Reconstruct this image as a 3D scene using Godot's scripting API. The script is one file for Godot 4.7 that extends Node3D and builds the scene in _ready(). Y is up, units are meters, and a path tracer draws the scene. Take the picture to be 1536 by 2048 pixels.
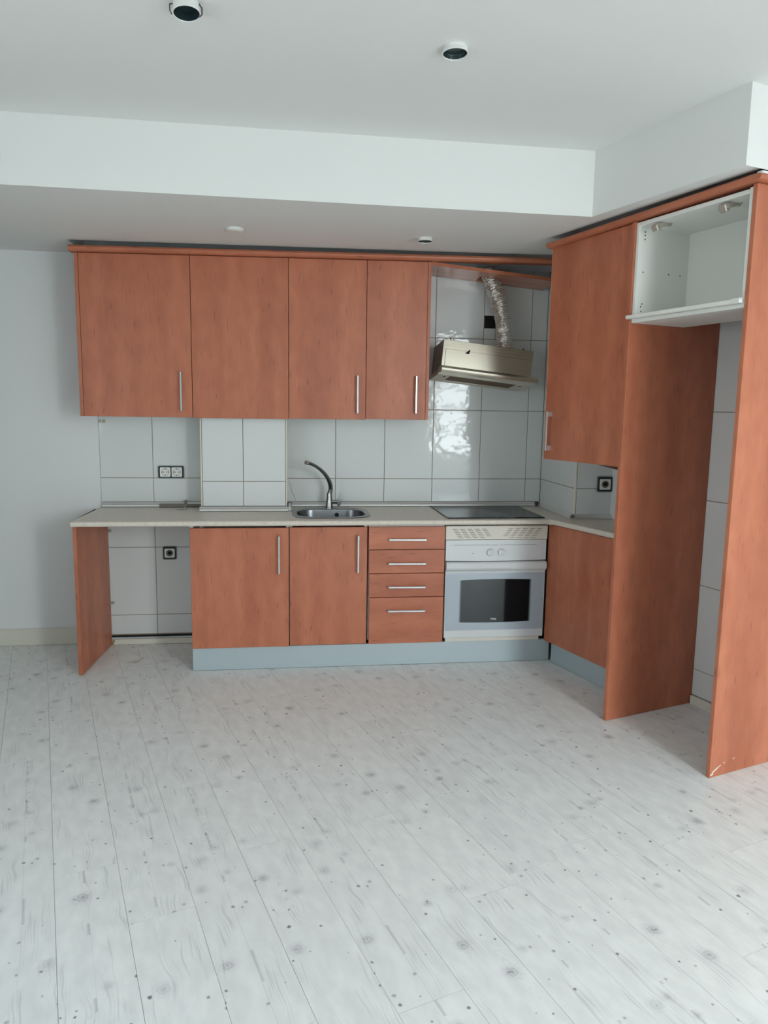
extends Node3D

# ---------------------------------------------------------------- helpers
const UP := Vector3.UP
const RA := 0.309590                     # the right-hand wall is turned by this much
const RO := Vector3(2.23798, 0.0, 0.61705)
var RN := Vector3(0.9524586, 0.0, -0.3046680)
var RS := Vector3(0.3046680, 0.0, 0.9524586)
var M := {}
var used := {}
var org := Vector3.ZERO                  # base of the thing being built, in its own frame
var rng := RandomNumberGenerator.new()

func W(n: float, y: float, s: float) -> Vector3:
	return RO + RN * n + RS * s + UP * y

func numbered(called: String) -> String:
	var k: int = used.get(called, 0)
	used[called] = k + 1
	return called if k == 0 else "%s_%03d" % [called, k]

func tag(o: Node, label: String, category: String, group := "") -> void:
	o.set_meta("label", label)
	o.set_meta("category", category)
	if group != "":
		o.set_meta("group", group)

func thing(called: String, at: Vector3, label: String, category: String, right := false, group := "") -> Node3D:
	var o := Node3D.new()
	o.name = numbered(called)
	add_child(o)
	org = at
	if right:
		o.position = W(at.x, at.y, at.z)
		o.rotation.y = RA
	else:
		o.position = at
	tag(o, label, category, group)
	return o

func st() -> SurfaceTool:
	var s := SurfaceTool.new()
	s.begin(Mesh.PRIMITIVE_TRIANGLES)
	return s

func obj(called: String, s: SurfaceTool, m: Material, parent: Node, label := "") -> MeshInstance3D:
	var o := MeshInstance3D.new()
	s.generate_tangents()
	o.mesh = s.commit()
	o.material_override = m
	o.name = called if parent != self else numbered(called)
	parent.add_child(o, true)
	if label != "":
		o.set_meta("label", label)
	return o

func struct_root(called: String) -> Node3D:
	var o := Node3D.new()
	o.name = numbered(called)
	o.set_meta("kind", "structure")
	add_child(o)
	org = Vector3.ZERO
	return o

func struct_mesh(called: String, s: SurfaceTool, m: Material) -> MeshInstance3D:
	var o := obj(called, s, m, self)
	o.set_meta("kind", "structure")
	return o

func vert(s: SurfaceTool, p: Vector3, n: Vector3, uv: Vector2) -> void:
	s.set_normal(n)
	s.set_uv(uv)
	s.add_vertex(p)

func tri(s: SurfaceTool, p: Array, n: Array, uv: Array) -> void:
	var g: Vector3 = (p[1] - p[0]).cross(p[2] - p[0])
	var order := [0, 1, 2] if g.dot(n[0]) < 0.0 else [0, 2, 1]
	for i in order:
		vert(s, p[i], n[i], uv[i])

func quad(s: SurfaceTool, p: Array, n: Array, uv: Array) -> void:
	tri(s, [p[0], p[1], p[2]], [n[0], n[1], n[2]], [uv[0], uv[1], uv[2]])
	tri(s, [p[0], p[2], p[3]], [n[0], n[2], n[3]], [uv[0], uv[2], uv[3]])

func flat(s: SurfaceTool, p: Array, n: Vector3, uv := []) -> void:
	if uv.is_empty():
		uv = [Vector2.ZERO, Vector2(1, 0), Vector2(1, 1), Vector2(0, 1)]
	if p.size() == 3:
		tri(s, p, [n, n, n], uv)
	else:
		quad(s, p, [n, n, n, n], uv)

# wood coordinates: one texture is 1.3 m across the grain and 2.6 m along it
func guv(p: Vector3, face: int, grain: int, off: Vector2) -> Vector2:
	var axes := [0, 1, 2]
	axes.erase(face)
	var along: int = grain if grain != face else axes[1]
	axes.erase(along)
	return Vector2(p[axes[0]] / 1.3, p[along] / 2.6) + off

# a box with chamfered edges; centre and size in the frame of the thing
func bev(s: SurfaceTool, c: Vector3, size: Vector3, b := 0.0015, grain := 1, off := Vector2.ZERO, turn := Basis.IDENTITY, shear := 0.0) -> void:
	c -= org
	var h := size * 0.5
	b = minf(b, minf(h.x, minf(h.y, h.z)) * 0.8)
	var place := func(q: Vector3) -> Vector3:
		if shear != 0.0 and q.y > 0.0:
			q.y += shear * q.x
		return c + turn * q
	for ax in 3:
		var u := (ax + 1) % 3
		var v := (ax + 2) % 3
		for sg in [-1.0, 1.0]:
			var pts := []
			var uvs := []
			for k in [[-1, -1], [1, -1], [1, 1], [-1, 1]]:
				var q := Vector3.ZERO
				q[ax] = sg * h[ax]
				q[u] = k[0] * (h[u] - b)
				q[v] = k[1] * (h[v] - b)
				pts.append(place.call(q))
				uvs.append(guv(q + h, ax, grain, off))
			var n := Vector3.ZERO
			n[ax] = sg
			flat(s, pts, turn * n, uvs)
	if b <= 0.0:
		return
	for ax in 3:
		var u := (ax + 1) % 3
		var v := (ax + 2) % 3
		for su in [-1.0, 1.0]:
			for sv in [-1.0, 1.0]:
				var pts := []
				var uvs := []
				for k in [[-1, 0], [1, 0], [1, 1], [-1, 1]]:
					var q := Vector3.ZERO
					q[ax] = k[0] * (h[ax] - b)
					q[u] = su * (h[u] if k[1] == 0 else h[u] - b)
					q[v] = sv * (h[v] - b if k[1] == 0 else h[v])
					pts.append(place.call(q))
					uvs.append(guv(q + h, u, grain, off))
				var n := Vector3.ZERO
				n[u] = su
				n[v] = sv
				flat(s, pts, (turn * n).normalized(), uvs)
	for sx in [-1.0, 1.0]:
		for sy in [-1.0, 1.0]:
			for sz in [-1.0, 1.0]:
				var sgn := Vector3(sx, sy, sz)
				var pts := []
				var uvs := []
				for ax in 3:
					var q := sgn * (h - Vector3.ONE * b)
					q[ax] = sgn[ax] * h[ax]
					pts.append(place.call(q))
					uvs.append(guv(q + h, 2, grain, off))
				flat(s, pts, (turn * sgn).normalized(), uvs)

# box between two corners
func bb(s: SurfaceTool, lo: Vector3, hi: Vector3, b := 0.0015, grain := 1, off := Vector2.ZERO, shear := 0.0) -> void:
	bev(s, (lo + hi) * 0.5, hi - lo, b, grain, off, Basis.IDENTITY, shear)

func woff() -> Vector2:
	return Vector2(rng.randf(), rng.randf() * 0.1)

# a sweep of round rings along a path
func tube(s: SurfaceTool, path: Array, radii: Array, seg := 16, caps := true) -> void:
	var rings := []
	var t0: Vector3 = (path[1] - path[0]).normalized()
	var side := t0.cross(Vector3(0.31, 0.2, 0.93)).normalized()
	for i in path.size():
		var a: Vector3 = path[maxi(i - 1, 0)]
		var b: Vector3 = path[mini(i + 1, path.size() - 1)]
		var t := (b - a).normalized()
		if t.length() < 0.5:
			t = t0
		side = (side - t * side.dot(t)).normalized()
		var up := t.cross(side)
		var ring := []
		for k in seg + 1:
			var an := TAU * k / seg
			var d := side * cos(an) + up * sin(an)
			ring.append([path[i] - org + d * radii[i], d])
		rings.append(ring)
	for i in path.size() - 1:
		for k in seg:
			var a = rings[i][k]
			var b = rings[i][k + 1]
			var c = rings[i + 1][k + 1]
			var d = rings[i + 1][k]
			var u0 := float(k) / seg
			var u1 := float(k + 1) / seg
			var v0 := float(i) / path.size()
			var v1 := float(i + 1) / path.size()
			if (a[0] as Vector3).distance_to(b[0]) + (c[0] as Vector3).distance_to(d[0]) < 1e-6:
				continue
			quad(s, [a[0], b[0], c[0], d[0]], [a[1], b[1], c[1], d[1]], [Vector2(u0, v0), Vector2(u1, v0), Vector2(u1, v1), Vector2(u0, v1)])
	if caps:
		for e in [0, path.size() - 1]:
			if radii[e] < 1e-5:
				continue
			var n: Vector3 = (path[1] - path[0]).normalized() * -1.0 if e == 0 else (path[e] - path[e - 1]).normalized()
			for k in seg:
				tri(s, [path[e] - org, rings[e][k][0], rings[e][k + 1][0]], [n, n, n], [Vector2.ZERO, Vector2(1, 0), Vector2(0, 1)])

# a lathe about an axis through c; profile of [radius, height along axis]
func lathe(s: SurfaceTool, c: Vector3, axis: Vector3, prof: Array, seg := 32) -> void:
	axis = axis.normalized()
	var side := axis.cross(Vector3(0.9, 0.1, 0.3)).normalized()
	var up := axis.cross(side)
	for i in prof.size() - 1:
		var p0 = prof[i]
		var p1 = prof[i + 1]
		var dr: float = p1[0] - p0[0]
		var dh: float = p1[1] - p0[1]
		if absf(dr) + absf(dh) < 1e-7:
			continue
		var l := sqrt(dr * dr + dh * dh)
		for k in seg:
			var pts := []
			var ns := []
			for q in [[k, p0], [k + 1, p0], [k + 1, p1], [k, p1]]:
				var an: float = TAU * q[0] / seg
				var d: Vector3 = side * cos(an) + up * sin(an)
				pts.append(c - org + d * q[1][0] + axis * q[1][1])
				ns.append(d * (dh / l) - axis * (dr / l))
			var uv := [Vector2.ZERO, Vector2(1, 0), Vector2(1, 1), Vector2(0, 1)]
			if p0[0] < 1e-6:
				tri(s, [pts[0], pts[2], pts[3]], [ns[0], ns[2], ns[3]], [uv[0], uv[2], uv[3]])
			elif p1[0] < 1e-6:
				tri(s, [pts[0], pts[1], pts[2]], [ns[0], ns[1], ns[2]], [uv[0], uv[1], uv[2]])
			else:
				quad(s, pts, ns, uv)

# straight extrusion of a closed outline (u, v) along an axis: at() turns (u, v, w) into a point
func extrude(s: SurfaceTool, outline: PackedVector2Array, w0: float, w1: float, at: Callable, uvscale := Vector2(1, 1), off := Vector2.ZERO, ends := true) -> void:
	if Geometry2D.is_polygon_clockwise(outline):
		outline.reverse()
	var o: Vector3 = at.call(Vector2.ZERO, 0.0)
	var ux: Vector3 = (at.call(Vector2(1, 0), 0.0) - o).normalized()
	var uy: Vector3 = (at.call(Vector2(0, 1), 0.0) - o).normalized()
	var uz: Vector3 = (at.call(Vector2.ZERO, 1.0) - o).normalized()
	var run := 0.0
	for i in outline.size():
		var a := outline[i]
		var b := outline[(i + 1) % outline.size()]
		var d := (b - a)
		var l := d.length()
		var n2 := Vector2(d.y, -d.x).normalized()
		var n := (ux * n2.x + uy * n2.y).normalized()
		flat(s, [at.call(a, w0) - org, at.call(b, w0) - org, at.call(b, w1) - org, at.call(a, w1) - org], n,
			[Vector2(run, w0) * uvscale + off, Vector2(run + l, w0) * uvscale + off, Vector2(run + l, w1) * uvscale + off, Vector2(run, w1) * uvscale + off])
		run += l
	if ends:
		var idx := Geometry2D.triangulate_polygon(outline)
		for e in [[w0, -1.0], [w1, 1.0]]:
			for i in range(0, idx.size(), 3):
				var p := []
				var uv := []
				for k in 3:
					p.append(at.call(outline[idx[i + k]], e[0]) - org)
					uv.append(outline[idx[i + k]] * uvscale + off)
				flat(s, p, uz * e[1], uv)

func prism(s: SurfaceTool, outline: PackedVector2Array, y0: float, y1: float, uvscale := Vector2(1, 1)) -> void:   # outline in x, z
	extrude(s, outline, y0, y1, func(p: Vector2, w: float) -> Vector3: return Vector3(p.x, w, p.y), uvscale)

func along_x(p: Vector2, w: float) -> Vector3:       # outline in z, y
	return Vector3(w, p.y, p.x)

func along_s(p: Vector2, w: float) -> Vector3:       # outline in n, y, swept along s
	return Vector3(p.x, p.y, w)

func rounded(w: float, h: float, r: float, n := 6) -> PackedVector2Array:
	var out := PackedVector2Array()
	for c in 4:
		var cx := (w * 0.5 - r) * (1.0 if c == 0 or c == 3 else -1.0)
		var cy := (h * 0.5 - r) * (1.0 if c < 2 else -1.0)
		for k in n + 1:
			var an := PI * 0.5 * (c + float(k) / n)
			out.append(Vector2(cx + r * cos(an), cy + r * sin(an)))
	return out

# ---------------------------------------------------------------- materials
func mat(c: Color, rough := 0.6, metal := 0.0) -> StandardMaterial3D:
	var m := StandardMaterial3D.new()
	m.albedo_color = c
	m.roughness = rough
	m.metallic = metal
	return m

func rgb(r: int, g: int, b: int) -> Color:
	return Color(r / 255.0, g / 255.0, b / 255.0)

func noise(seed_: int, freq: float, oct := 3, kind := FastNoiseLite.TYPE_SIMPLEX_SMOOTH) -> FastNoiseLite:
	var n := FastNoiseLite.new()
	n.seed = seed_
	n.frequency = freq
	n.noise_type = kind
	n.fractal_octaves = oct
	return n

func tex_from(w: int, h: int, data: PackedByteArray) -> ImageTexture:
	return ImageTexture.create_from_image(Image.create_from_data(w, h, false, Image.FORMAT_RGB8, data))

func wood_texture() -> ImageTexture:
	var w := 768
	var h := 1024
	var d := PackedByteArray()
	d.resize(w * h * 3)
	var broad := noise(3, 0.011, 2)
	var blot := noise(5, 0.02, 3)
	var fine := noise(7, 0.11, 2)
	var fleck := noise(11, 0.085, 1)
	var k := 0
	for y in h:
		for x in w:
			var wob := blot.get_noise_2d(x * 0.6, y * 0.45) * 18.0
			var t := broad.get_noise_2d(x + wob, y * 0.10) * 0.62
			t += blot.get_noise_2d(x * 0.9 + 400.0, y * 0.7) * 0.38
			t += fine.get_noise_2d(x * 1.7 + wob, y * 0.06) * 0.16
			var f := fleck.get_noise_2d(x * 1.3, y * 0.26 + 900.0)
			var dark := 0.0
			if f > 0.74:
				dark = (f - 0.74) * 0.8
			t = clampf(t, -1.0, 1.0)
			var v := 1.0 + t * 0.17 - dark
			d[k] = clampi(int(190.0 * (1.0 + t * 0.12 - dark)), 0, 255)
			d[k + 1] = clampi(int(114.0 * v), 0, 255)
			d[k + 2] = clampi(int(84.0 * (1.0 + t * 0.19 - dark)), 0, 255)
			k += 3
	return tex_from(w, h, d)

# eight whitewashed pine boards above one another, each 1.24 m by 0.1885 m
func floor_texture() -> ImageTexture:
	var w := 1536
	var bh := 160
	var h := bh * 8
	var d := PackedByteArray()
	d.resize(w * h * 3)
	var wav := noise(21, 0.0035, 2)
	var streak := noise(23, 0.05, 2)
	var wash := noise(25, 0.012, 3)
	var rag := noise(27, 0.06, 2)
	var r := RandomNumberGenerator.new()
	r.seed = 77
	for b in 8:
		var knots := []
		for i in 5:                                    # big soft knots: x, y, radius, strength
			knots.append([r.randf() * w, r.randf_range(14, bh - 14), r.randf_range(7, 15), r.randf_range(0.10, 0.27)])
		var dots := []
		for i in 16:                                    # nail-like pin knots
			dots.append([r.randf() * w, r.randf() * bh, r.randf_range(2.0, 5.2), r.randf_range(0.15, 0.5)])
		var cath0 := r.randf() * w
		var cath_y := r.randf_range(30.0, bh - 30.0)
		var split := bh * (0.5 + r.randf_range(-0.04, 0.04))
		var has_split := b % 3 != 0
		var tone := r.randf_range(-0.012, 0.010)
		for y in bh:
			var k := ((b * bh + y) * w) * 3
			for x in w:
				var gy := float(y) + wav.get_noise_2d(x, y * 2.0 + b * 333.0) * 12.0
				var a := 1.0 + tone
				a += wash.get_noise_2d(x * 0.5, y * 1.6 + b * 517.0) * 0.035
				var sk := streak.get_noise_2d(x * 0.035, gy * 3.0 + b * 211.0)
				var mask := wash.get_noise_2d(x * 0.2 + 3000.0, gy * 0.9 + b * 97.0)
				if mask > 0.05 and sk > 0.1:
					a -= minf((mask - 0.05) * (sk - 0.1) * 0.55, 0.07)
				# cathedral grain around one spot of the board
				var cx := (x - cath0) / 150.0
				var cyy := (gy - cath_y) / 20.0
				var cr := cx * cx + cyy * cyy
				if cr < 2.2:
					var band := sin((cyy * cyy * 5.0 + cx * 6.0) * 3.4)
					if band > 0.35:
						a -= (band - 0.35) * 0.10 * (1.0 - cr / 2.2) * (0.6 + 0.8 * rag.get_noise_2d(x, y + b * 50.0))
				# the printed strip's own edge
				if has_split:
					var e := absf(y - split)
					if e < 0.8:
						a -= 0.045
					elif y < split and e < 9.0 and wash.get_noise_2d(x * 0.45 + 700.0, b * 40.0) > 0.22:
						a -= 0.17 * (1.0 - e / 9.0)
				d[k] = clampi(int(236.0 * a), 0, 255)
				d[k + 1] = clampi(int(237.0 * (a + (a - 1.0) * 0.03)), 0, 255)
				d[k + 2] = clampi(int(235.0 * (a + (1.0 - a) * 0.03)), 0, 255)
				k += 3
		# knots are stamped afterwards: only a few pixels each
		for kn in knots:
			stamp(d, w, b * bh, bh, kn[0], kn[1], kn[2], kn[3], true, rag)
		for dt in dots:
			stamp(d, w, b * bh, bh, dt[0], dt[1], dt[2], dt[3], false, rag)
	return tex_from(w, h, d)

func stamp(d: PackedByteArray, w: int, y0: int, bh: int, cx: float, cy: float, rad: float, amount: float, rings: bool, rag: FastNoiseLite) -> void:
	var reach := int(rad * 3.2)
	for yy in range(maxi(0, int(cy) - reach), mini(bh, int(cy) + reach + 1)):
		for xx in range(maxi(0, int(cx) - reach * 2), mini(w, int(cx) + reach * 2 + 1)):
			var dx := (xx - cx) / (rad * 1.5)
			var dy := (yy - cy) / rad
			var rr := sqrt(dx * dx + dy * dy) + rag.get_noise_2d(xx, yy) * 0.3
			var a := 0.0
			if rings:
				a = amount * exp(-rr * rr * 0.8) * (0.7 + 0.3 * sin(rr * 9.0))
			else:
				a = amount * clampf(1.5 - rr * 1.2, 0.0, 1.0)
			if a > 0.004:
				var k := ((y0 + yy) * w + xx) * 3
				d[k] = int(d[k] * (1.0 - a))
				d[k + 1] = int(d[k + 1] * (1.0 - a * 1.02))
				d[k + 2] = int(d[k + 2] * (1.0 - a * 0.94))

func speckle_texture() -> ImageTexture:
	var w := 512
	var d := PackedByteArray()
	d.resize(w * w * 3)
	var r := RandomNumberGenerator.new()
	r.seed = 5
	var n := noise(31, 0.02, 3)
	var g := noise(33, 0.16, 2)
	var k := 0
	for y in w:
		for x in w:
			var a := 1.0 + n.get_noise_2d(x, y) * 0.05 + r.randf_range(-0.03, 0.03)
			var f := g.get_noise_2d(x, y)
			if f > 0.33:
				a -= 0.10
			elif f < -0.38:
				a += 0.05
			d[k] = clampi(int(226 * a), 0, 255)
			d[k + 1] = clampi(int(216 * a), 0, 255)
			d[k + 2] = clampi(int(202 * a), 0, 255)
			k += 3
	return tex_from(w, w, d)

func hob_texture() -> ImageTexture:
	var w := 256
	var d := PackedByteArray()
	d.resize(w * w * 3)
	var n := noise(41, 0.014, 4)
	var k := 0
	for y in w:
		for x in w:
			var a := clampf((n.get_noise_2d(x, y * 1.5) + 0.05) * 2.4, 0.0, 1.0)
			d[k] = int(22 + a * 70)
			d[k + 1] = int(24 + a * 74)
			d[k + 2] = int(29 + a * 78)
			k += 3
	return tex_from(w, w, d)

# the print on the oven door's glass: pale screen print with a clear dark window whose sides fade in dots
func oven_texture() -> ImageTexture:
	var w := 512
	var h := 384
	var d := PackedByteArray()
	d.resize(w * h * 3)
	var k := 0
	for y in h:
		for x in w:
			var u := float(x) / w
			var v := float(y) / h                      # 0 at the top of the glass
			var sag := 0.012 * (1.0 - pow((u - 0.505) / 0.365, 2.0))
			var a := smoothstep(0.128, 0.165, u) * (1.0 - smoothstep(0.838, 0.875, u))
			var top := 0.118 - sag
			var bot := 0.855 + sag
			a *= smoothstep(top - 0.004, top + 0.004, v) * (1.0 - smoothstep(bot - 0.004, bot + 0.004, v))
			d[k] = int(lerpf(178, 12, a))
			d[k + 1] = int(lerpf(187, 22, a))
			d[k + 2] = int(lerpf(196, 25, a))
			k += 3
	return tex_from(w, h, d)

func normal_texture(seed_: int, freq: float, strength: float, oct := 3, size := 512, ridged := false) -> ImageTexture:
	var n := noise(seed_, freq, oct)
	if ridged:
		n.fractal_type = FastNoiseLite.FRACTAL_RIDGED
		n.domain_warp_enabled = true
		n.domain_warp_amplitude = 30.0
	var img := n.get_seamless_image(size, size)
	img.convert(Image.FORMAT_RGBA8)
	img.bump_map_to_normal_map(strength)
	return ImageTexture.create_from_image(img)

func make_materials() -> void:
	M.paint = mat(rgb(236, 238, 237), 0.85)
	M.low_bounce_grey = mat(rgb(176, 177, 174), 0.85)  # grey picked to cut the unseen left wall's bounce light
	M.ceiling = mat(rgb(238, 239, 236), 0.9)
	M.tile = mat(rgb(228, 231, 229), 0.06)
	M.tile.uv1_triplanar = true
	M.tile.uv1_world_triplanar = true
	M.tile.uv1_scale = Vector3(2.2, 2.2, 2.2)
	M.tile.normal_enabled = true
	M.tile.normal_texture = normal_texture(51, 0.014, 6.0, 2)
	M.tile.normal_scale = 0.06
	M.tile.metallic_specular = 0.42
	M.grout = mat(rgb(158, 138, 122), 0.95)
	M.bead = mat(rgb(232, 226, 212), 0.6)
	M.wood = mat(Color.WHITE, 0.42)
	M.wood.albedo_texture = wood_texture()
	M.wood_gloss = mat(Color.WHITE, 0.16)
	M.wood_gloss.albedo_texture = M.wood.albedo_texture
	M.wood_dark = mat(rgb(92, 52, 40), 0.6)
	M.highlight_beige = mat(rgb(214, 160, 120), 0.5)
	M.carcass = mat(rgb(243, 244, 238), 0.5)
	M.dark = mat(rgb(16, 16, 17), 0.8)
	M.void = mat(rgb(34, 36, 38), 0.9)
	M.alu = mat(rgb(196, 198, 200), 0.34, 0.9)
	M.handle = mat(rgb(206, 206, 208), 0.3, 0.85)
	M.trim_alu = mat(rgb(226, 226, 224), 0.3, 0.7)
	M.seal = mat(rgb(72, 70, 67), 0.7)
	M.plinth = mat(rgb(186, 199, 204), 0.42, 0.25)
	M.steel = mat(rgb(142, 144, 147), 0.3, 1.0)
	M.chrome = mat(rgb(168, 170, 172), 0.16, 1.0)
	M.chip = mat(rgb(180, 160, 140), 0.5)
	M.top = mat(Color.WHITE, 0.38)
	M.top.albedo_texture = speckle_texture()
	M.top.uv1_triplanar = true
	M.top.uv1_world_triplanar = true
	M.top.uv1_scale = Vector3(3.2, 3.2, 3.2)
	M.floor = mat(Color.WHITE, 0.42)
	M.floor.albedo_texture = floor_texture()
	M.slab = mat(rgb(176, 172, 168), 0.9)
	M.skirt = mat(rgb(226, 222, 208), 0.55)
	M.mdf = mat(rgb(176, 140, 98), 0.9)
	M.oven = mat(rgb(222, 224, 224), 0.3)
	M.oven_cream = mat(rgb(226, 220, 208), 0.35)
	M.oven_glass = mat(Color.WHITE, 0.06)
	M.oven_glass.albedo_texture = oven_texture()
	M.print_grey = mat(rgb(140, 146, 152), 0.5)
	M.logo = mat(rgb(225, 228, 230), 0.5)
	M.slot = mat(rgb(120, 98, 70), 0.9)
	M.hob = mat(Color.WHITE, 0.22)
	M.hob.metallic_specular = 0.3
	M.hob.albedo_texture = hob_texture()
	M.hood = mat(rgb(214, 206, 190), 0.2, 1.0)
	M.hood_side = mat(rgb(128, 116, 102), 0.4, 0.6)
	M.hood_under = mat(rgb(210, 204, 188), 0.5, 0.2)
	M.filter = mat(rgb(112, 94, 74), 0.7, 0.2)
	M.foil = mat(rgb(226, 222, 216), 0.3, 0.85)
	M.foil.normal_enabled = true
	M.foil.normal_texture = normal_texture(61, 0.018, 5.0, 2)
	M.foil.normal_scale = 0.4
	M.foil.uv1_triplanar = true
	M.foil.uv1_scale = Vector3(7, 7, 7)
	M.socket_frame = mat(rgb(92, 104, 104), 0.35)
	M.socket_white = mat(rgb(240, 239, 233), 0.35)
	M.lamp_white = mat(rgb(238, 238, 234), 0.4)
	M.lamp_in = mat(rgb(44, 62, 64), 0.3, 0.3)
	M.tool = mat(rgb(122, 114, 106), 0.6)
	M.zinc = mat(rgb(170, 170, 172), 0.35, 0.9)
	M.brass = mat(rgb(204, 198, 188), 0.4, 0.75)
	M.paper = mat(rgb(214, 206, 184), 0.8)
	M.tape = mat(rgb(190, 184, 150), 0.7)
	M.pad = mat(rgb(186, 182, 172), 0.7)
	M.crack = mat(rgb(120, 118, 112), 0.9)
	M.frame = mat(rgb(225, 226, 226), 0.5)
	M.glass = mat(Color(0.92, 0.96, 0.95, 0.08), 0.02)
	M.glass.transparency = BaseMaterial3D.TRANSPARENCY_ALPHA
	M.scratch = mat(rgb(232, 222, 210), 0.7)

# ---------------------------------------------------------------- the scene
func _ready() -> void:
	rng.seed = 4
	set_camera_and_light()
	make_materials()
	build_shell()
	build_floor()
	build_tiles()
	build_wall_cabinets()
	build_base_units()
	build_worktop()
	build_right_run()
	build_hood()
	build_small_things()

func set_camera_and_light() -> void:
	var cam := Camera3D.new()
	cam.name = "camera"
	var right := Vector3(0.99143191, 0.01511562, 0.12974702)
	var up := Vector3(0.00315555, 0.99022073, -0.13947386)
	var fwd := Vector3(0.13058642, -0.13868826, -0.98168873)
	cam.transform = Transform3D(Basis(right, up, -fwd).orthonormalized(), Vector3(0.7368, 1.4644, 4.5567))
	cam.fov = rad_to_deg(2.0 * atan(1024.0 / 1450.38))
	cam.near = 0.05
	cam.far = 60.0
	add_child(cam)
	cam.current = true

	var env := Environment.new()
	env.background_mode = Environment.BG_SKY
	var sky := Sky.new()
	var sm := ProceduralSkyMaterial.new()
	sm.sky_top_color = Color(0.62, 0.76, 0.90)
	sm.sky_horizon_color = Color(0.88, 0.92, 0.94)
	sm.ground_horizon_color = Color(0.70, 0.68, 0.64)
	sm.ground_bottom_color = Color(0.50, 0.48, 0.45)
	sm.energy_multiplier = 4.0
	sky.sky_material = sm
	env.sky = sky
	env.tonemap_mode = Environment.TONE_MAPPER_LINEAR
	env.tonemap_exposure = 0.43
	env.sdfgi_enabled = true
	env.ssao_enabled = true
	env.ssil_enabled = true
	var we := WorldEnvironment.new()
	we.name = "environment"
	we.environment = env
	add_child(we)

	# daylight that enters by the window in the wall behind the camera
	# five tilted bands fill the opening: the sky it shows stands higher than the room
	for k in 5:
		var a := AreaLight3D.new()
		a.name = "window_daylight_%d" % (k + 1)
		a.area_size = Vector2(0.66, 0.467)
		a.area_normalize_energy = true
		a.light_energy = 4.4
		a.light_color = Color(0.945, 0.985, 1.0)
		a.area_range = 14.0
		a.shadow_enabled = true
		a.position = Vector3(3.18, 1.02 + 0.33 * k, 5.87)
		a.rotation.x = deg_to_rad(-55.0)
		add_child(a)
	# added fill light for right run, floor and ceiling; its left window is assumed
	var b := AreaLight3D.new()
	b.name = "added_side_fill"
	b.area_size = Vector2(1.5, 1.15)
	b.area_normalize_energy = true
	b.light_energy = 4.6
	b.light_color = Color(0.945, 0.985, 1.0)
	b.area_range = 14.0
	b.shadow_enabled = true
	b.position = Vector3(-1.46, 1.5, 3.5)
	b.rotation.y = deg_to_rad(-90.0)
	add_child(b)

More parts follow.
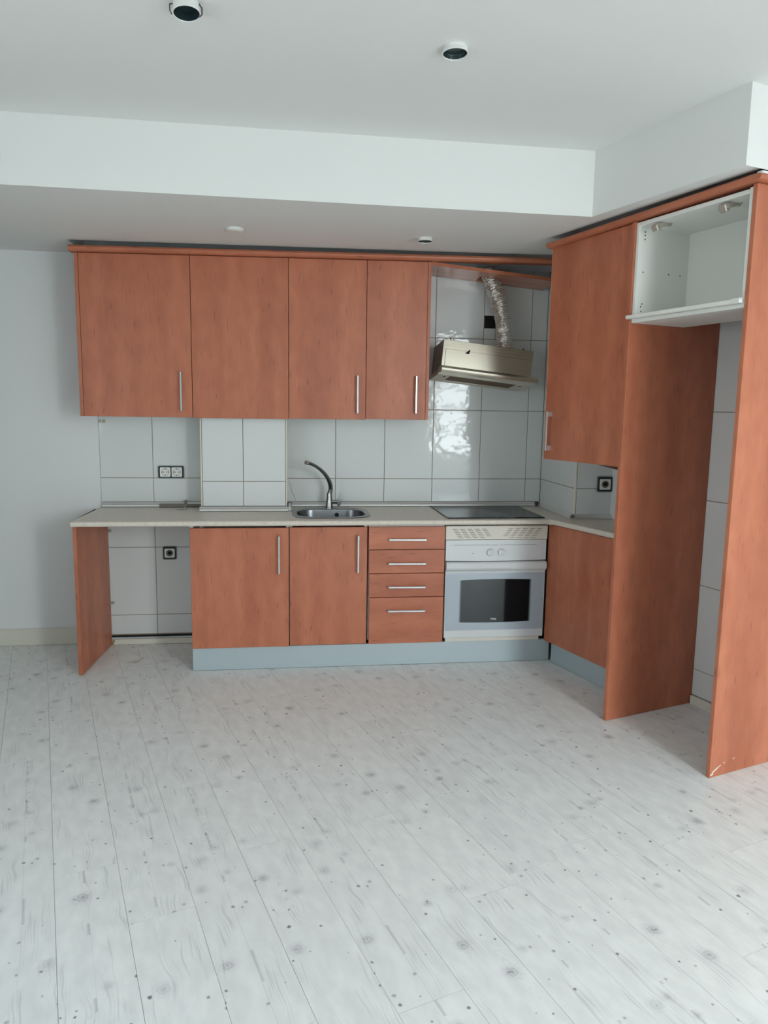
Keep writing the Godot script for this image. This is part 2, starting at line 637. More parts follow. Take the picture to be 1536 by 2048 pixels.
func build_shell() -> void:
	org = Vector3.ZERO
	var s := st()
	bb(s, Vector3(-1.62, -0.12, -0.14), Vector3(4.95, -0.010, 6.25), 0.0)
	var fl := struct_mesh("floor", s, M.slab)
	s = st()
	bb(s, Vector3(-1.62, -0.01, -0.14), Vector3(3.6, 2.74, 0.0), 0.0)
	struct_mesh("wall_back", s, M.paint)
	s = st()
	bb(s, Vector3(-1.62, -0.01, 0.0), Vector3(-1.5, 2.74, 2.70), 0.0)
	bb(s, Vector3(-1.62, -0.01, 4.30), Vector3(-1.5, 2.74, 6.05), 0.0)
	bb(s, Vector3(-1.62, -0.01, 2.70), Vector3(-1.5, 0.88, 4.30), 0.0)
	bb(s, Vector3(-1.62, 2.12, 2.70), Vector3(-1.5, 2.74, 4.30), 0.0)
	struct_mesh("wall_left", s, M.low_bounce_grey)
	# front wall with the window opening
	s = st()
	var x0 := 2.82
	var x1 := 3.54
	var y0 := 0.80
	var y1 := 2.54
	bb(s, Vector3(-1.62, -0.01, 6.05), Vector3(x0, 2.74, 6.25), 0.0)
	bb(s, Vector3(x1, -0.01, 6.05), Vector3(4.95, 2.74, 6.25), 0.0)
	bb(s, Vector3(x0, -0.01, 6.05), Vector3(x1, y0, 6.25), 0.0)
	bb(s, Vector3(x0, y1, 6.05), Vector3(x1, 2.74, 6.25), 0.0)
	struct_mesh("wall_front", s, M.paint)
	var win := struct_root("window_1")
	s = st()
	bb(s, Vector3(x0, y0, 6.10), Vector3(x0 + 0.05, y1, 6.16))
	bb(s, Vector3(x1 - 0.05, y0, 6.10), Vector3(x1, y1, 6.16))
	bb(s, Vector3(x0 + 0.05, y0, 6.10), Vector3(x1 - 0.05, y0 + 0.05, 6.16))
	bb(s, Vector3(x0 + 0.05, y1 - 0.05, 6.10), Vector3(x1 - 0.05, y1, 6.16))
	obj("window_frame", s, M.frame, win)
	s = st()
	bb(s, Vector3(x0 + 0.05, y0 + 0.05, 6.128), Vector3(x1 - 0.05, y1 - 0.05, 6.132), 0.0)
	obj("window_pane", s, M.glass, win)
	var added_win2 := struct_root("added_window_2")  # assumed window, put in only to carry the added side light
	s = st()
	bb(s, Vector3(-1.58, 0.88, 2.70), Vector3(-1.53, 2.12, 2.75))
	bb(s, Vector3(-1.58, 0.88, 4.25), Vector3(-1.53, 2.12, 4.30))
	bb(s, Vector3(-1.58, 0.88, 2.75), Vector3(-1.53, 0.93, 4.25))
	bb(s, Vector3(-1.58, 2.07, 2.75), Vector3(-1.53, 2.12, 4.25))
	obj("window_frame", s, M.frame, added_win2)
	s = st()
	bb(s, Vector3(-1.557, 0.93, 2.75), Vector3(-1.553, 2.07, 4.25), 0.0)
	obj("window_pane", s, M.glass, added_win2)
	# slanting right-hand wall
	s = st()
	bb(s, Vector3(0.342, -0.01, -0.85), Vector3(0.47, 2.74, 6.1), 0.0)
	var wr := struct_mesh("wall_right", s, M.paint)
	wr.position = RO
	wr.rotation.y = RA
	s = st()
	bb(s, Vector3(-1.62, 2.6162, -0.14), Vector3(4.95, 2.76, 6.25), 0.0)
	struct_mesh("ceiling", s, M.ceiling)
	# the lowered ceiling over the kitchen, an L whose underside is slightly out of level
	s = st()
	# it stops short of the cupboards' tops and leaves a dark hollow above them
	var corner := [Vector2(-1.5, 0.0), Vector2(-1.5, 1.325), Vector2(2.0897, 1.3045)]
	for c in [[-0.336, 1.3873], [0.342, 1.3873], [0.342, 1.366], [-0.232, 1.366], [-0.232, 0.165], [-0.05, 0.165]]:
		var p := W(c[0], 0, c[1])
		corner.append(Vector2(p.x, p.z))
	corner.append_array([Vector2(2.25, 0.338), Vector2(-0.43, 0.338), Vector2(-0.43, 0.0)])
	var low := [2.341, 2.3403, 2.3372, 2.3409, 2.3409, 2.345, 2.350, 2.348, 2.355, 2.372, 2.341, 2.341]
	var poly := PackedVector2Array(corner)
	var idx := Geometry2D.triangulate_polygon(poly)
	for i in range(0, idx.size(), 3):
		var p := []
		for k in 3:
			p.append(Vector3(poly[idx[i + k]].x, low[idx[i + k]], poly[idx[i + k]].y))
		flat(s, p, Vector3.DOWN)
	for i in low.size():
		var j := (i + 1) % low.size()
		var a := poly[i]
		var b := poly[j]
		var n := Vector3(-(b - a).y, 0, (b - a).x).normalized()
		flat(s, [Vector3(a.x, low[i], a.y), Vector3(b.x, low[j], b.y), Vector3(b.x, 2.617, b.y), Vector3(a.x, 2.617, a.y)], n)
	struct_mesh("ceiling_soffit", s, M.ceiling)
	# chimney breast between worktop parts and the pillar in the corner
	s = st()
	bb(s, Vector3(0.233, 0.0, 0.0), Vector3(0.722, 2.341, 0.212), 0.0)
	struct_mesh("wall_column", s, M.paint)
	s = st()
	bb(s, Vector3(2.378, 0.0, 0.0), Vector3(2.60, 2.345, 0.582), 0.0)
	struct_mesh("wall_pillar", s, M.paint)
	s = st()
	bb(s, Vector3(-1.5, 0.0, 0.0), Vector3(-0.41, 0.104, 0.012), 0.004)
	struct_mesh("baseboard_back", s, M.skirt)
	org = Vector3.ZERO

func build_floor() -> void:
	var fl := get_node("floor")
	org = Vector3.ZERO
	var room := PackedVector2Array([Vector2(-1.5, 0.0), Vector2(2.6, 0.0)])
	var p := W(0.342, 0, -0.25)
	room[1] = Vector2(p.x, 0.0)
	var z1 := 6.05
	var sz := (z1 - RO.z + 0.342 * 0.304668) / 0.9524586
	p = W(0.342, 0, sz)
	room.append(Vector2(p.x, z1))
	room.append(Vector2(-1.5, z1))
	# right end of the back wall on the slanting wall's line
	var s0 := (0.0 - RO.z + 0.342 * 0.304668) / 0.9524586
	p = W(0.342, 0, s0)
	room[1] = Vector2(p.x, 0.0)
	var wdt := 0.1885
	var lng := 1.24
	var joint := {2: 0.577, 3: 1.069, 4: 0.641, 5: 1.072, 6: 1.59, 7: 0.30, 8: 1.49, 9: 0.86, 10: 1.623}
	var r := RandomNumberGenerator.new()
	r.seed = 19
	var far := st()
	var far_any := false
	var variant := 0
	for row in range(-14, 17):
		var n0 := -2.656 + wdt * row
		var j0: float = joint.get(row, r.randf() * lng)
		for c in range(-4, 7):
			var sa := j0 + c * lng
			variant = (variant + 3 + r.randi() % 4) % 8
			var flip := r.randf() < 0.5
			var g := 0.00045
			var quad2 := PackedVector2Array()
			for e in [[n0 + g, sa + g], [n0 + wdt - g, sa + g], [n0 + wdt - g, sa + lng - g], [n0 + g, sa + lng - g]]:
				var wp := W(e[0], 0, e[1])
				quad2.append(Vector2(wp.x, wp.z))
			var cut := Geometry2D.intersect_polygons(quad2, room)
			for pc in cut:
				if pc.size() < 3:
					continue
				var near := false
				var mid := Vector2.ZERO
				for v in pc:
					mid += v / pc.size()
					if v.y < 3.25:
						near = true
				var sf := st() if near else far
				var dy := r.randf_range(-0.0004, 0.0004)
				plank(sf, pc, dy, n0, sa, wdt, lng, variant, flip)
				if near:
					obj("plank", sf, M.floor, fl)
				else:
					far_any = true
	if far_any:
		var o := obj("plank_field", far, M.floor, fl)
		o.set_meta("kind", "stuff")

func plank(sf: SurfaceTool, pc: PackedVector2Array, dy: float, n0: float, sa: float, wdt: float, lng: float, variant: int, flip: bool) -> void:
	var uv := func(v: Vector2) -> Vector2:
		var d := Vector3(v.x, 0, v.y) - RO
		var u := clampf((d.dot(RS) - sa) / lng, 0.002, 0.998)
		var w := clampf((d.dot(RN) - n0) / wdt, 0.01, 0.99)
		if flip:
			u = 1.0 - u
			w = 1.0 - w
		return Vector2(u, (variant + w) / 8.0)
	var idx := Geometry2D.triangulate_polygon(pc)
	for i in range(0, idx.size(), 3):
		var pt := []
		var uvs := []
		for k in 3:
			var v := pc[idx[i + k]]
			pt.append(Vector3(v.x, dy, v.y))
			uvs.append(uv.call(v))
		flat(sf, pt, UP, uvs)
	var mid := Vector2.ZERO
	for v in pc:
		mid += v / pc.size()
	for i in pc.size():
		var a := pc[i]
		var b := pc[(i + 1) % pc.size()]
		var d := b - a
		var n := Vector3(d.y, 0, -d.x).normalized()
		if n.dot(Vector3(a.x - mid.x, 0, a.y - mid.y)) < 0.0:
			n = -n
		flat(sf, [Vector3(a.x, dy, a.y), Vector3(b.x, dy, b.y), Vector3(b.x, -0.010, b.y), Vector3(a.x, -0.010, a.y)], n, [uv.call(a), uv.call(b), uv.call(b), uv.call(a)])

var tile_cache := {}
func tile(parent: Node, at: Transform3D, w: float, h: float) -> void:
	# a glazed tile with a rounded edge; its back lies on the plane, it stands 8 mm proud
	w -= 0.0032
	h -= 0.0032
	var key := "%.3f_%.3f" % [w, h]
	if not tile_cache.has(key):
		org = Vector3.ZERO
		var s := st()
		bev(s, Vector3(0, 0, 0.004), Vector3(w, h, 0.008), 0.0016)
		s.generate_tangents()
		tile_cache[key] = s.commit()
	var o := MeshInstance3D.new()
	o.name = "tile"
	o.mesh = tile_cache[key]
	o.material_override = M.tile
	var j := Basis.from_euler(Vector3(rng.randf_range(-0.0016, 0.0016), rng.randf_range(-0.0016, 0.0016), 0))
	o.transform = Transform3D(at.basis * j, at.origin)
	parent.add_child(o, true)

func tile_grid(parent: Node, xs: Array, ys: Array, place: Callable, skip := []) -> void:
	for i in xs.size() - 1:
		for k in ys.size() - 1:
			if [i, k] in skip:
				continue
			tile(parent, place.call((xs[i] + xs[i + 1]) * 0.5, (ys[k] + ys[k + 1]) * 0.5), xs[i + 1] - xs[i], ys[k + 1] - ys[k])

func build_tiles() -> void:
	var wb := get_node("wall_back")
	org = Vector3.ZERO
	var ys := [0.0, 0.180, 0.607, 1.0361, 1.4727, 1.9179, 2.338]
	# grout beds
	var s := st()
	bb(s, Vector3(-0.386, 0.05, 0.0), Vector3(0.235, 2.338, 0.0045), 0.0)
	bb(s, Vector3(0.72, 0.0, 0.0), Vector3(2.40, 2.338, 0.0045), 0.0)
	obj("grout", s, M.grout, wb)
	var back := func(x: float, y: float) -> Transform3D: return Transform3D(Basis.IDENTITY, Vector3(x, y, 0.0008))
	var low := ys.duplicate()
	low[0] = 0.056
	tile_grid(wb, [-0.3875, -0.0785, 0.2295], low, back)
	# the tile behind the duct has a square vent hole cut in it: it is laid in four pieces around the hole
	tile_grid(wb, [0.7208, 1.030, 1.3392, 1.6484, 1.9576, 2.2668, 2.371], ys, back, [[4, 5]])
	var hx0 := 1.9600
	var hx1 := 2.0320
	var hy0 := 1.9860
	var hy1 := 2.0610
	tile_grid(wb, [hx1, 2.2668], [1.9179, 2.338], back)
	tile_grid(wb, [1.9576, hx1], [1.9179, hy0], back)
	tile_grid(wb, [1.9576, hx1], [hy1, 2.338], back)
	s = st()
	bb(s, Vector3(hx0, hy0, 0.0046), Vector3(hx1, hy1, 0.0062), 0.0)
	obj("vent_hole", s, M.dark, wb, "square black hole cut in the tiles behind the foil duct")
	s = st()
	bb(s, Vector3(-0.38, 0.036, 0.0), Vector3(0.22, 0.055, 0.004), 0.0)
	obj("gap_shade_strip", s, M.void, wb)  # dark strip painted as the shade in the gap above the skirting
	# crack in the tile left of the tap
	s = st()
	var cp := [Vector3(0.737, 1.020, 0.0094), Vector3(0.752, 0.985, 0.0094), Vector3(0.757, 0.955, 0.0094), Vector3(0.772, 0.925, 0.0094), Vector3(0.781, 0.895, 0.0094)]
	tube(s, cp, [0.0004, 0.0009, 0.0010, 0.0011, 0.0006], 5)
	obj("crack", s, M.crack, wb)
	# chimney breast
	var col := get_node("wall_column")
	s = st()
	bb(s, Vector3(0.232, 0.86, 0.212), Vector3(0.7235, 2.33, 0.2155), 0.0)
	bb(s, Vector3(0.722, 0.86, 0.0), Vector3(0.7225, 2.33, 0.212), 0.0)
	obj("grout", s, M.grout, col)
	var cf := func(x: float, y: float) -> Transform3D: return Transform3D(Basis.IDENTITY, Vector3(x, y, 0.213))
	tile_grid(col, [0.2375, 0.4735, 0.7205], [0.862, 1.0361, 1.4727, 1.9179, 2.33], cf)
	s = st()
	bb(s, Vector3(0.2275, 0.86, 0.205), Vector3(0.2360, 2.33, 0.2205), 0.002)
	bb(s, Vector3(0.7215, 0.86, 0.205), Vector3(0.7290, 2.33, 0.2205), 0.002)
	obj("corner_bead", s, M.bead, col)
	# corner pillar: left face and front face
	var pil := get_node("wall_pillar")
	s = st()
	bb(s, Vector3(2.3745, 0.86, 0.0), Vector3(2.378, 2.34, 0.582), 0.0)
	bb(s, Vector3(2.378, 0.86, 0.582), Vector3(2.62, 2.34, 0.5855), 0.0)
	obj("grout", s, M.grout, pil)
	var pl := func(z: float, y: float) -> Transform3D: return Transform3D(Basis(UP, -PI / 2), Vector3(2.3772, y, z))
	tile_grid(pil, [0.012, 0.5795], [0.862, 1.0361, 1.4727, 1.9179, 2.33], pl)
	var pf := func(x: float, y: float) -> Transform3D: return Transform3D(Basis.IDENTITY, Vector3(x, y, 0.583))
	tile_grid(pil, [2.3805, 2.62], [0.862, 1.0361, 1.4727, 1.9179, 2.33], pf)
	s = st()
	bb(s, Vector3(2.3685, 0.86, 0.580), Vector3(2.3795, 2.33, 0.5915), 0.002)
	obj("corner_bead", s, M.bead, pil)
	# tiles of the right-hand wall in the empty fridge bay
	var wr := get_node("wall_right")
	s = st()
	bb(s, Vector3(0.337, 0.0, 0.42), Vector3(0.342, 2.33, 1.36), 0.0)
	obj("grout", s, M.grout, wr)
	var rt := func(c: float, y: float) -> Transform3D: return Transform3D(Basis(UP, -PI / 2), Vector3(0.342, y, c))
	tile_grid(wr, [0.429, 0.738, 1.047, 1.356], [0.045, 0.182, 0.6184, 1.047, 1.4812, 1.92, 2.33], rt)
	org = Vector3.ZERO
	s = st()
	var br := struct_root("baseboard_right")
	br.position = W(0, 0, 0)
	br.rotation.y = RA
	bb(s, Vector3(0.316, 0.0, 0.762), Vector3(0.333, 0.045, 1.338), 0.002)
	obj("board", s, M.skirt, br)

func bar_handle(s: SurfaceTool, a: Vector3, b: Vector3, out: Vector3, standoff := 0.028) -> void:
	# a flat bar on two short posts; a and b are the ends on the door face
	var d := (b - a).normalized()
	var l := a.distance_to(b)
	var side := d.cross(out).normalized()
	var bas := Basis(side, d, -out) if side.cross(d).dot(-out) > 0.0 else Basis(-side, d, -out)
	bev(s, (a + b) * 0.5 + out * standoff, Vector3(0.0115, l, 0.008), 0.002, 1, Vector2.ZERO, bas)
	for e in [a + d * 0.0135, b - d * 0.0135]:
		bev(s, e + out * standoff * 0.5, Vector3(0.0095, 0.026, standoff), 0.001, 1, Vector2.ZERO, bas)

func build_wall_cabinets() -> void:
	var sh := 0.0148
	var top := func(x: float) -> float: return 2.2795 + sh * (x + 0.386)
	var zf := 0.330
	# x0, x1, bottom, handle x or -1
	var cabs := [
		[-0.382, 0.2035, 1.4085, 0.1460, "wide upper cabinet at the left end with a visible side panel and bar handle"],
		[0.2045, 0.7400, 1.4065, -1.0, "upper cabinet without a handle above the boxed-out white column"],
		[0.7410, 1.1820, 1.4090, 1.1330, "upper cabinet with a bar handle directly above the sink"],
		[1.1830, 1.5335, 1.4130, 1.4740, "narrowest upper cabinet, with bar handle, beside the extractor hood"]]
	for i in 4:
		var c = cabs[i]
		var t := thing("wall_cabinet", Vector3((c[0] + c[1]) * 0.5, c[2], 0.0), c[4], "wall cabinet", false, "orange-brown upper cabinets on the back wall")
		var x0: float = c[0]
		var x1: float = c[1]
		var tp: float = top.call((x0 + x1) * 0.5)
		var s := st()
		var zb := 0.012
		if i == 1:
			zb = 0.226
		elif i == 2:
			zb = 0.012
		bb(s, Vector3(x0 + 0.0005, c[2] + 0.002, zb), Vector3(x1 - 0.0005, tp - 0.004, zf - 0.021), 0.001, 1, Vector2.ZERO, sh)
		obj("body", s, M.carcass, t)
		s = st()
		bb(s, Vector3(x0 + 0.0008, c[2], zf - 0.019), Vector3(x1 - 0.0008, tp, zf), 0.0015, 1, woff(), sh)
		var door := obj("door", s, M.wood, t)
		if c[3] > 0.0:
			s = st()
			bar_handle(s, Vector3(c[3], c[2] + 0.035, zf), Vector3(c[3], c[2] + 0.252, zf), Vector3(0, 0, 1))
			obj("handle", s, M.handle, door, "straight satin metal bar handle")
		if i == 0:
			s = st()
			bb(s, Vector3(-0.4015, c[2], 0.011), Vector3(-0.3830, top.call(-0.39), zf), 0.001, 1, woff())
			obj("side_panel", s, M.wood, t)
		if i == 3:
			s = st()
			bb(s, Vector3(1.5340, c[2], 0.011), Vector3(1.5520, top.call(1.54), zf), 0.001, 1, woff())
			obj("side_panel", s, M.wood, t)
	# cornice along the tops
	var t2 := thing("cornice", Vector3(0.92, 2.30, 0.0), "long wooden cornice strip along the tops of the upper cabinets on the back wall", "cornice")
	var s2 := st()
	var prof := PackedVector2Array()
	for p in [[0.300, 0.000], [0.352, 0.000], [0.360, 0.004], [0.366, 0.011], [0.367, 0.018], [0.363, 0.026], [0.356, 0.031], [0.346, 0.0335], [0.300, 0.0335]]:
		prof.append(Vector2(p[0], p[1]))
	extrude(s2, prof, -0.4215, 2.36, func(p: Vector2, w: float) -> Vector3: return Vector3(w, 2.2815 + 0.0151 * (w + 0.40) + p.y, p.x), Vector2(1.0 / 1.3, 1.0 / 2.6), woff())
	obj("strip", s2, M.wood, t2)
	s2 = st()
	extrude(s2, prof, 0.02, 0.30, func(p: Vector2, w: float) -> Vector3: return Vector3(-0.4045 - (p.x - 0.330) * 0.5, 2.2815 + p.y, w), Vector2(1.0 / 1.3, 1.0 / 2.6), woff())
	obj("return", s2, M.wood, t2)

func build_base_units() -> void:
	var zf := 0.5587
	# end panel of the empty appliance bay, standing slightly askew
	var t := thing("end_panel", Vector3(-0.3945, 0.0, 0.5665), "freestanding wooden end panel holding up the left end of the worktop", "panel")
	t.rotation.y = deg_to_rad(-4.0)
	org = Vector3.ZERO
	var s := st()
	bb(s, Vector3(-0.0095, 0.002, -0.530), Vector3(0.0095, 0.829, 0.0), 0.0012, 1, woff())
	obj("board", s, M.wood, t)
	for y in [0.7200, 0.2735]:
		s = st()
		tube(s, [Vector3(0.009, y, -0.505), Vector3(0.036, y, -0.505)], [0.009, 0.008], 12)
		bev(s, Vector3(0.027, y, -0.505), Vector3(0.024, 0.014, 0.014), 0.002)
		obj("bracket", s, M.brass, t)
	# two doors
	var units := [
		[0.2025, 0.7390, 0.1325, 0.8130, 0.6845, "base cabinet with one door, right of the empty appliance bay"],
		[0.7415, 1.1775, 0.1365, 0.8145, 1.1240, "base cabinet under the sink, door handle at its upper right"]]
	for u in units:
		var b := thing("base_cabinet", Vector3((u[0] + u[1]) * 0.5, 0.135, 0.30), u[5], "base cabinet", false, "orange-brown base cabinets on the back wall")
		s = st()
		bb(s, Vector3(u[0], 0.150, 0.235 if u[0] < 0.5 else 0.19), Vector3(u[0] + 0.016, 0.828, zf - 0.022), 0.0005)
		bb(s, Vector3(u[1] - 0.016, 0.150, 0.235 if u[0] < 0.5 else 0.19), Vector3(u[1], 0.828, zf - 0.022), 0.0005)
		bb(s, Vector3(u[0] + 0.016, 0.150, 0.235), Vector3(u[1] - 0.016, 0.166, zf - 0.022), 0.0005)
		bb(s, Vector3(u[0] + 0.016, 0.166, 0.236), Vector3(u[1] - 0.016, 0.66, 0.242), 0.0005)
		obj("body", s, M.carcass, b)
		s = st()
		bb(s, Vector3(u[0] + 0.0012, u[2], zf - 0.019), Vector3(u[1] - 0.0012, u[3], zf), 0.0015, 1, woff())
		var door := obj("door", s, M.wood, b)
		s = st()
		bar_handle(s, Vector3(u[4], 0.5575, zf), Vector3(u[4], 0.7705, zf), Vector3(0, 0, 1))
		obj("handle", s, M.handle, door, "straight satin metal bar handle")
	# drawers
	var d := thing("drawer_unit", Vector3(1.404, 0.135, 0.30), "base unit with four stacked drawers between the sink cabinet and the oven", "drawer unit", false, "orange-brown base cabinets on the back wall")
	s = st()
	bb(s, Vector3(1.186, 0.150, 0.03), Vector3(1.6225, 0.828, zf - 0.022), 0.0005)
	obj("body", s, M.carcass, d)
	var lines := [0.8160, 0.6832, 0.5457, 0.4060, 0.1315]
	var hy := [0.7455, 0.6075, 0.4710, 0.3318]
	for i in 4:
		s = st()
		var x0: float = lerpf(1.1835, 1.1905, i / 3.0 * 0.8)
		bb(s, Vector3(x0 + 0.0015, lines[i + 1] + 0.0018, zf - 0.019), Vector3(1.6225, lines[i] - 0.0018, zf), 0.0015, 0, woff())
		var dr := obj("drawer", s, M.wood, d)
		s = st()
		bar_handle(s, Vector3(1.2955, hy[i], zf), Vector3(1.5115, hy[i] - 0.002, zf), Vector3(0, 0, 1))
		obj("handle", s, M.handle, dr, "straight satin metal bar handle")
	build_oven(zf)
	# plinths
	var pz := 0.5463
	var p1 := thing("plinth", Vector3(1.24, 0.0, pz - 0.01), "long grey kickboard under the sink cabinets, drawers and oven", "plinth")
	s = st()
	bb(s, Vector3(0.2035, 0.002, pz - 0.015), Vector3(2.275, 0.1310, pz), 0.001, 0)
	obj("board", s, M.plinth, p1)
	var p2 := thing("plinth", Vector3(0.052, 0.0, 0.2), "short grey kickboard below the corner cabinet on the right", "plinth", true)
	s = st()
	bb(s, Vector3(0.0495, 0.002, -0.026), Vector3(0.0645, 0.1255, 0.728), 0.001, 2)
	obj("board", s, M.plinth, p2)
	# corner base on the right run
	var c := thing("corner_cabinet", Vector3(0.03, 0.13, 0.33), "plain handleless base panel on the right, between oven and tall panel", "base cabinet", true)
	s = st()
	bb(s, Vector3(0.0225, 0.1265, -0.0640), Vector3(0.0405, 0.8240, 0.7340), 0.0012, 1, woff())
	obj("door", s, M.wood, c)
	s = st()
	bb(s, Vector3(0.042, 0.150, 0.06), Vector3(0.32, 0.826, 0.730), 0.0005)
	obj("body", s, M.carcass, c)

func build_oven(zf: float) -> void:
	var t := thing("oven", Vector3(1.936, 0.15, 0.30), "white built-in oven with two knobs and a dark glass window", "oven")
	var s := st()
	bb(s, Vector3(1.640, 0.150, 0.03), Vector3(2.215, 0.735, zf - 0.024), 0.001)
	obj("body", s, M.oven, t)
	# ventilation strip above
	s = st()
	bb(s, Vector3(1.6265, 0.7375, zf - 0.024), Vector3(2.2290, 0.8185, zf + 0.004), 0.0025)
	var strip := obj("vent_strip", s, M.oven_cream, t, "cream strip with slanted groups of vent slots")
	s = st()
	for side in 2:
		for r in 6:
			for k in 5:
				var y := 0.7995 - r * 0.010
				var lean := r * 0.0072
				var x: float
				if side == 0:
					x = 1.6775 + k * 0.0430 + lean
				else:
					x = 2.1790 - k * 0.0430 - lean
				if r == 5 and k == 4:
					continue
				bb(s, Vector3(x - 0.0145, y - 0.0012, zf + 0.0036), Vector3(x + 0.0145, y + 0.0012, zf + 0.0045), 0.0)
	obj("vent_slots", s, M.slot, strip).set_meta("kind", "stuff")
	# control panel: lower edge bows downwards, face leans out a little
	var front := func(y: float, bow: float) -> PackedVector2Array:
		var o := PackedVector2Array()
		for k in 13:
			var u := k / 12.0
			o.append(Vector2(lerpf(1.6285, 2.2235, u), y - bow * (1.0 - pow(2.0 * u - 1.0, 2.0))))
		return o
	s = st()
	var out := PackedVector2Array([Vector2(2.2235, 0.7355), Vector2(1.6285, 0.7355)])
	out.append_array(front.call(0.6170, 0.0045))
	extrude(s, out, zf - 0.024, zf + 0.004, func(p: Vector2, w: float) -> Vector3: return Vector3(p.x, p.y, w))
	var cp := obj("control_panel", s, M.oven, t)
	for x in [1.8875, 1.9545]:
		s = st()
		var kc := Vector3(x, 0.6650, zf + 0.004)
		lathe(s, kc, Vector3(0, 0, 1), [[0.0225, 0.0], [0.0225, 0.002], [0.0205, 0.003], [0.0195, 0.016], [0.0180, 0.0185], [0.0, 0.0185]], 28)
		bev(s, kc + Vector3(0, 0, 0.021), Vector3(0.009, 0.036, 0.008), 0.002)
		var kn := obj("knob", s, M.oven, cp)
		kn.set_meta("label", "round white oven knob with a grip bar")
	s = st()
	for seg in [[1.672, 1.879], [1.896, 1.937], [1.9625, 2.166]]:
		bb(s, Vector3(seg[0], 0.7055, zf + 0.0042), Vector3(seg[1], 0.7080, zf + 0.0046), 0.0)
	for x in [1.883, 1.8885, 1.950, 1.956, 1.657]:
		bb(s, Vector3(x - 0.0018, 0.7045, zf + 0.0042), Vector3(x + 0.0018, 0.7085, zf + 0.0046), 0.0)
	bb(s, Vector3(1.783, 0.6555, zf + 0.0042), Vector3(1.792, 0.6585, zf + 0.0048), 0.0)
	obj("printed_scale", s, M.print_grey, cp).set_meta("kind", "stuff")
	# door: bulging grip at the top, glass front below
	s = st()
	var prof := PackedVector2Array()
	for p in [[zf - 0.024, 0.157], [zf + 0.003, 0.157], [zf + 0.006, 0.160], [zf + 0.006, 0.545], [zf + 0.010, 0.556], [zf + 0.024, 0.566], [zf + 0.029, 0.576], [zf + 0.030, 0.598], [zf + 0.026, 0.606], [zf + 0.015, 0.6095], [zf - 0.024, 0.6095]]:
		prof.append(Vector2(p[0], p[1]))
	extrude(s, prof, 1.6300, 2.2230, along_x)
	var dr := obj("oven_door", s, M.oven, t)
	s = st()
	var g0 := Vector3(1.6345, 0.2030, zf + 0.0085)
	var g1 := Vector3(2.2185, 0.5420, zf + 0.0085)
	g0 -= org
	g1 -= org
	flat(s, [Vector3(g0.x, g1.y, g1.z), Vector3(g1.x, g1.y, g1.z), Vector3(g1.x, g0.y, g1.z), Vector3(g0.x, g0.y, g1.z)], Vector3(0, 0, 1))
	for e in [[Vector3(g0.x, g1.y, 0), Vector3(g1.x, g1.y, 0), UP], [Vector3(g0.x, g0.y, 0), Vector3(g1.x, g0.y, 0), -UP], [Vector3(g0.x, g0.y, 0), Vector3(g0.x, g1.y, 0), Vector3.LEFT], [Vector3(g1.x, g0.y, 0), Vector3(g1.x, g1.y, 0), Vector3.RIGHT]]:
		var a: Vector3 = e[0]
		var b: Vector3 = e[1]
		flat(s, [Vector3(a.x, a.y, g0.z), Vector3(b.x, b.y, g0.z), Vector3(b.x, b.y, g0.z - 0.003), Vector3(a.x, a.y, g0.z - 0.003)], e[2], [Vector2.ZERO, Vector2.ZERO, Vector2.ZERO, Vector2.ZERO])
	obj("oven_window", s, M.oven_glass, dr, "oven glass with a pale printed border and dark see-through middle")
	var tm := TextMesh.new()
	tm.text = "Teka"
	var f := SystemFont.new()
	f.font_names = PackedStringArray(["Droid Sans"])
	f.font_weight = 700
	tm.font = f
	tm.font_size = 32
	tm.pixel_size = 0.0005
	tm.depth = 0.0006
	var tn := MeshInstance3D.new()
	tn.name = "logo"
	tn.mesh = tm
	tn.material_override = M.logo
	tn.position = Vector3(1.921, 0.2690, zf + 0.0090) - org
	tn.set_meta("label", "small white lettering on the oven glass")
	dr.add_child(tn, true)
	# pale bottom ledge
	s = st()
	bb(s, Vector3(1.640, 0.1325, zf - 0.020), Vector3(2.205, 0.1555, zf - 0.004), 0.001)
	obj("lower_trim", s, M.oven_cream, t)

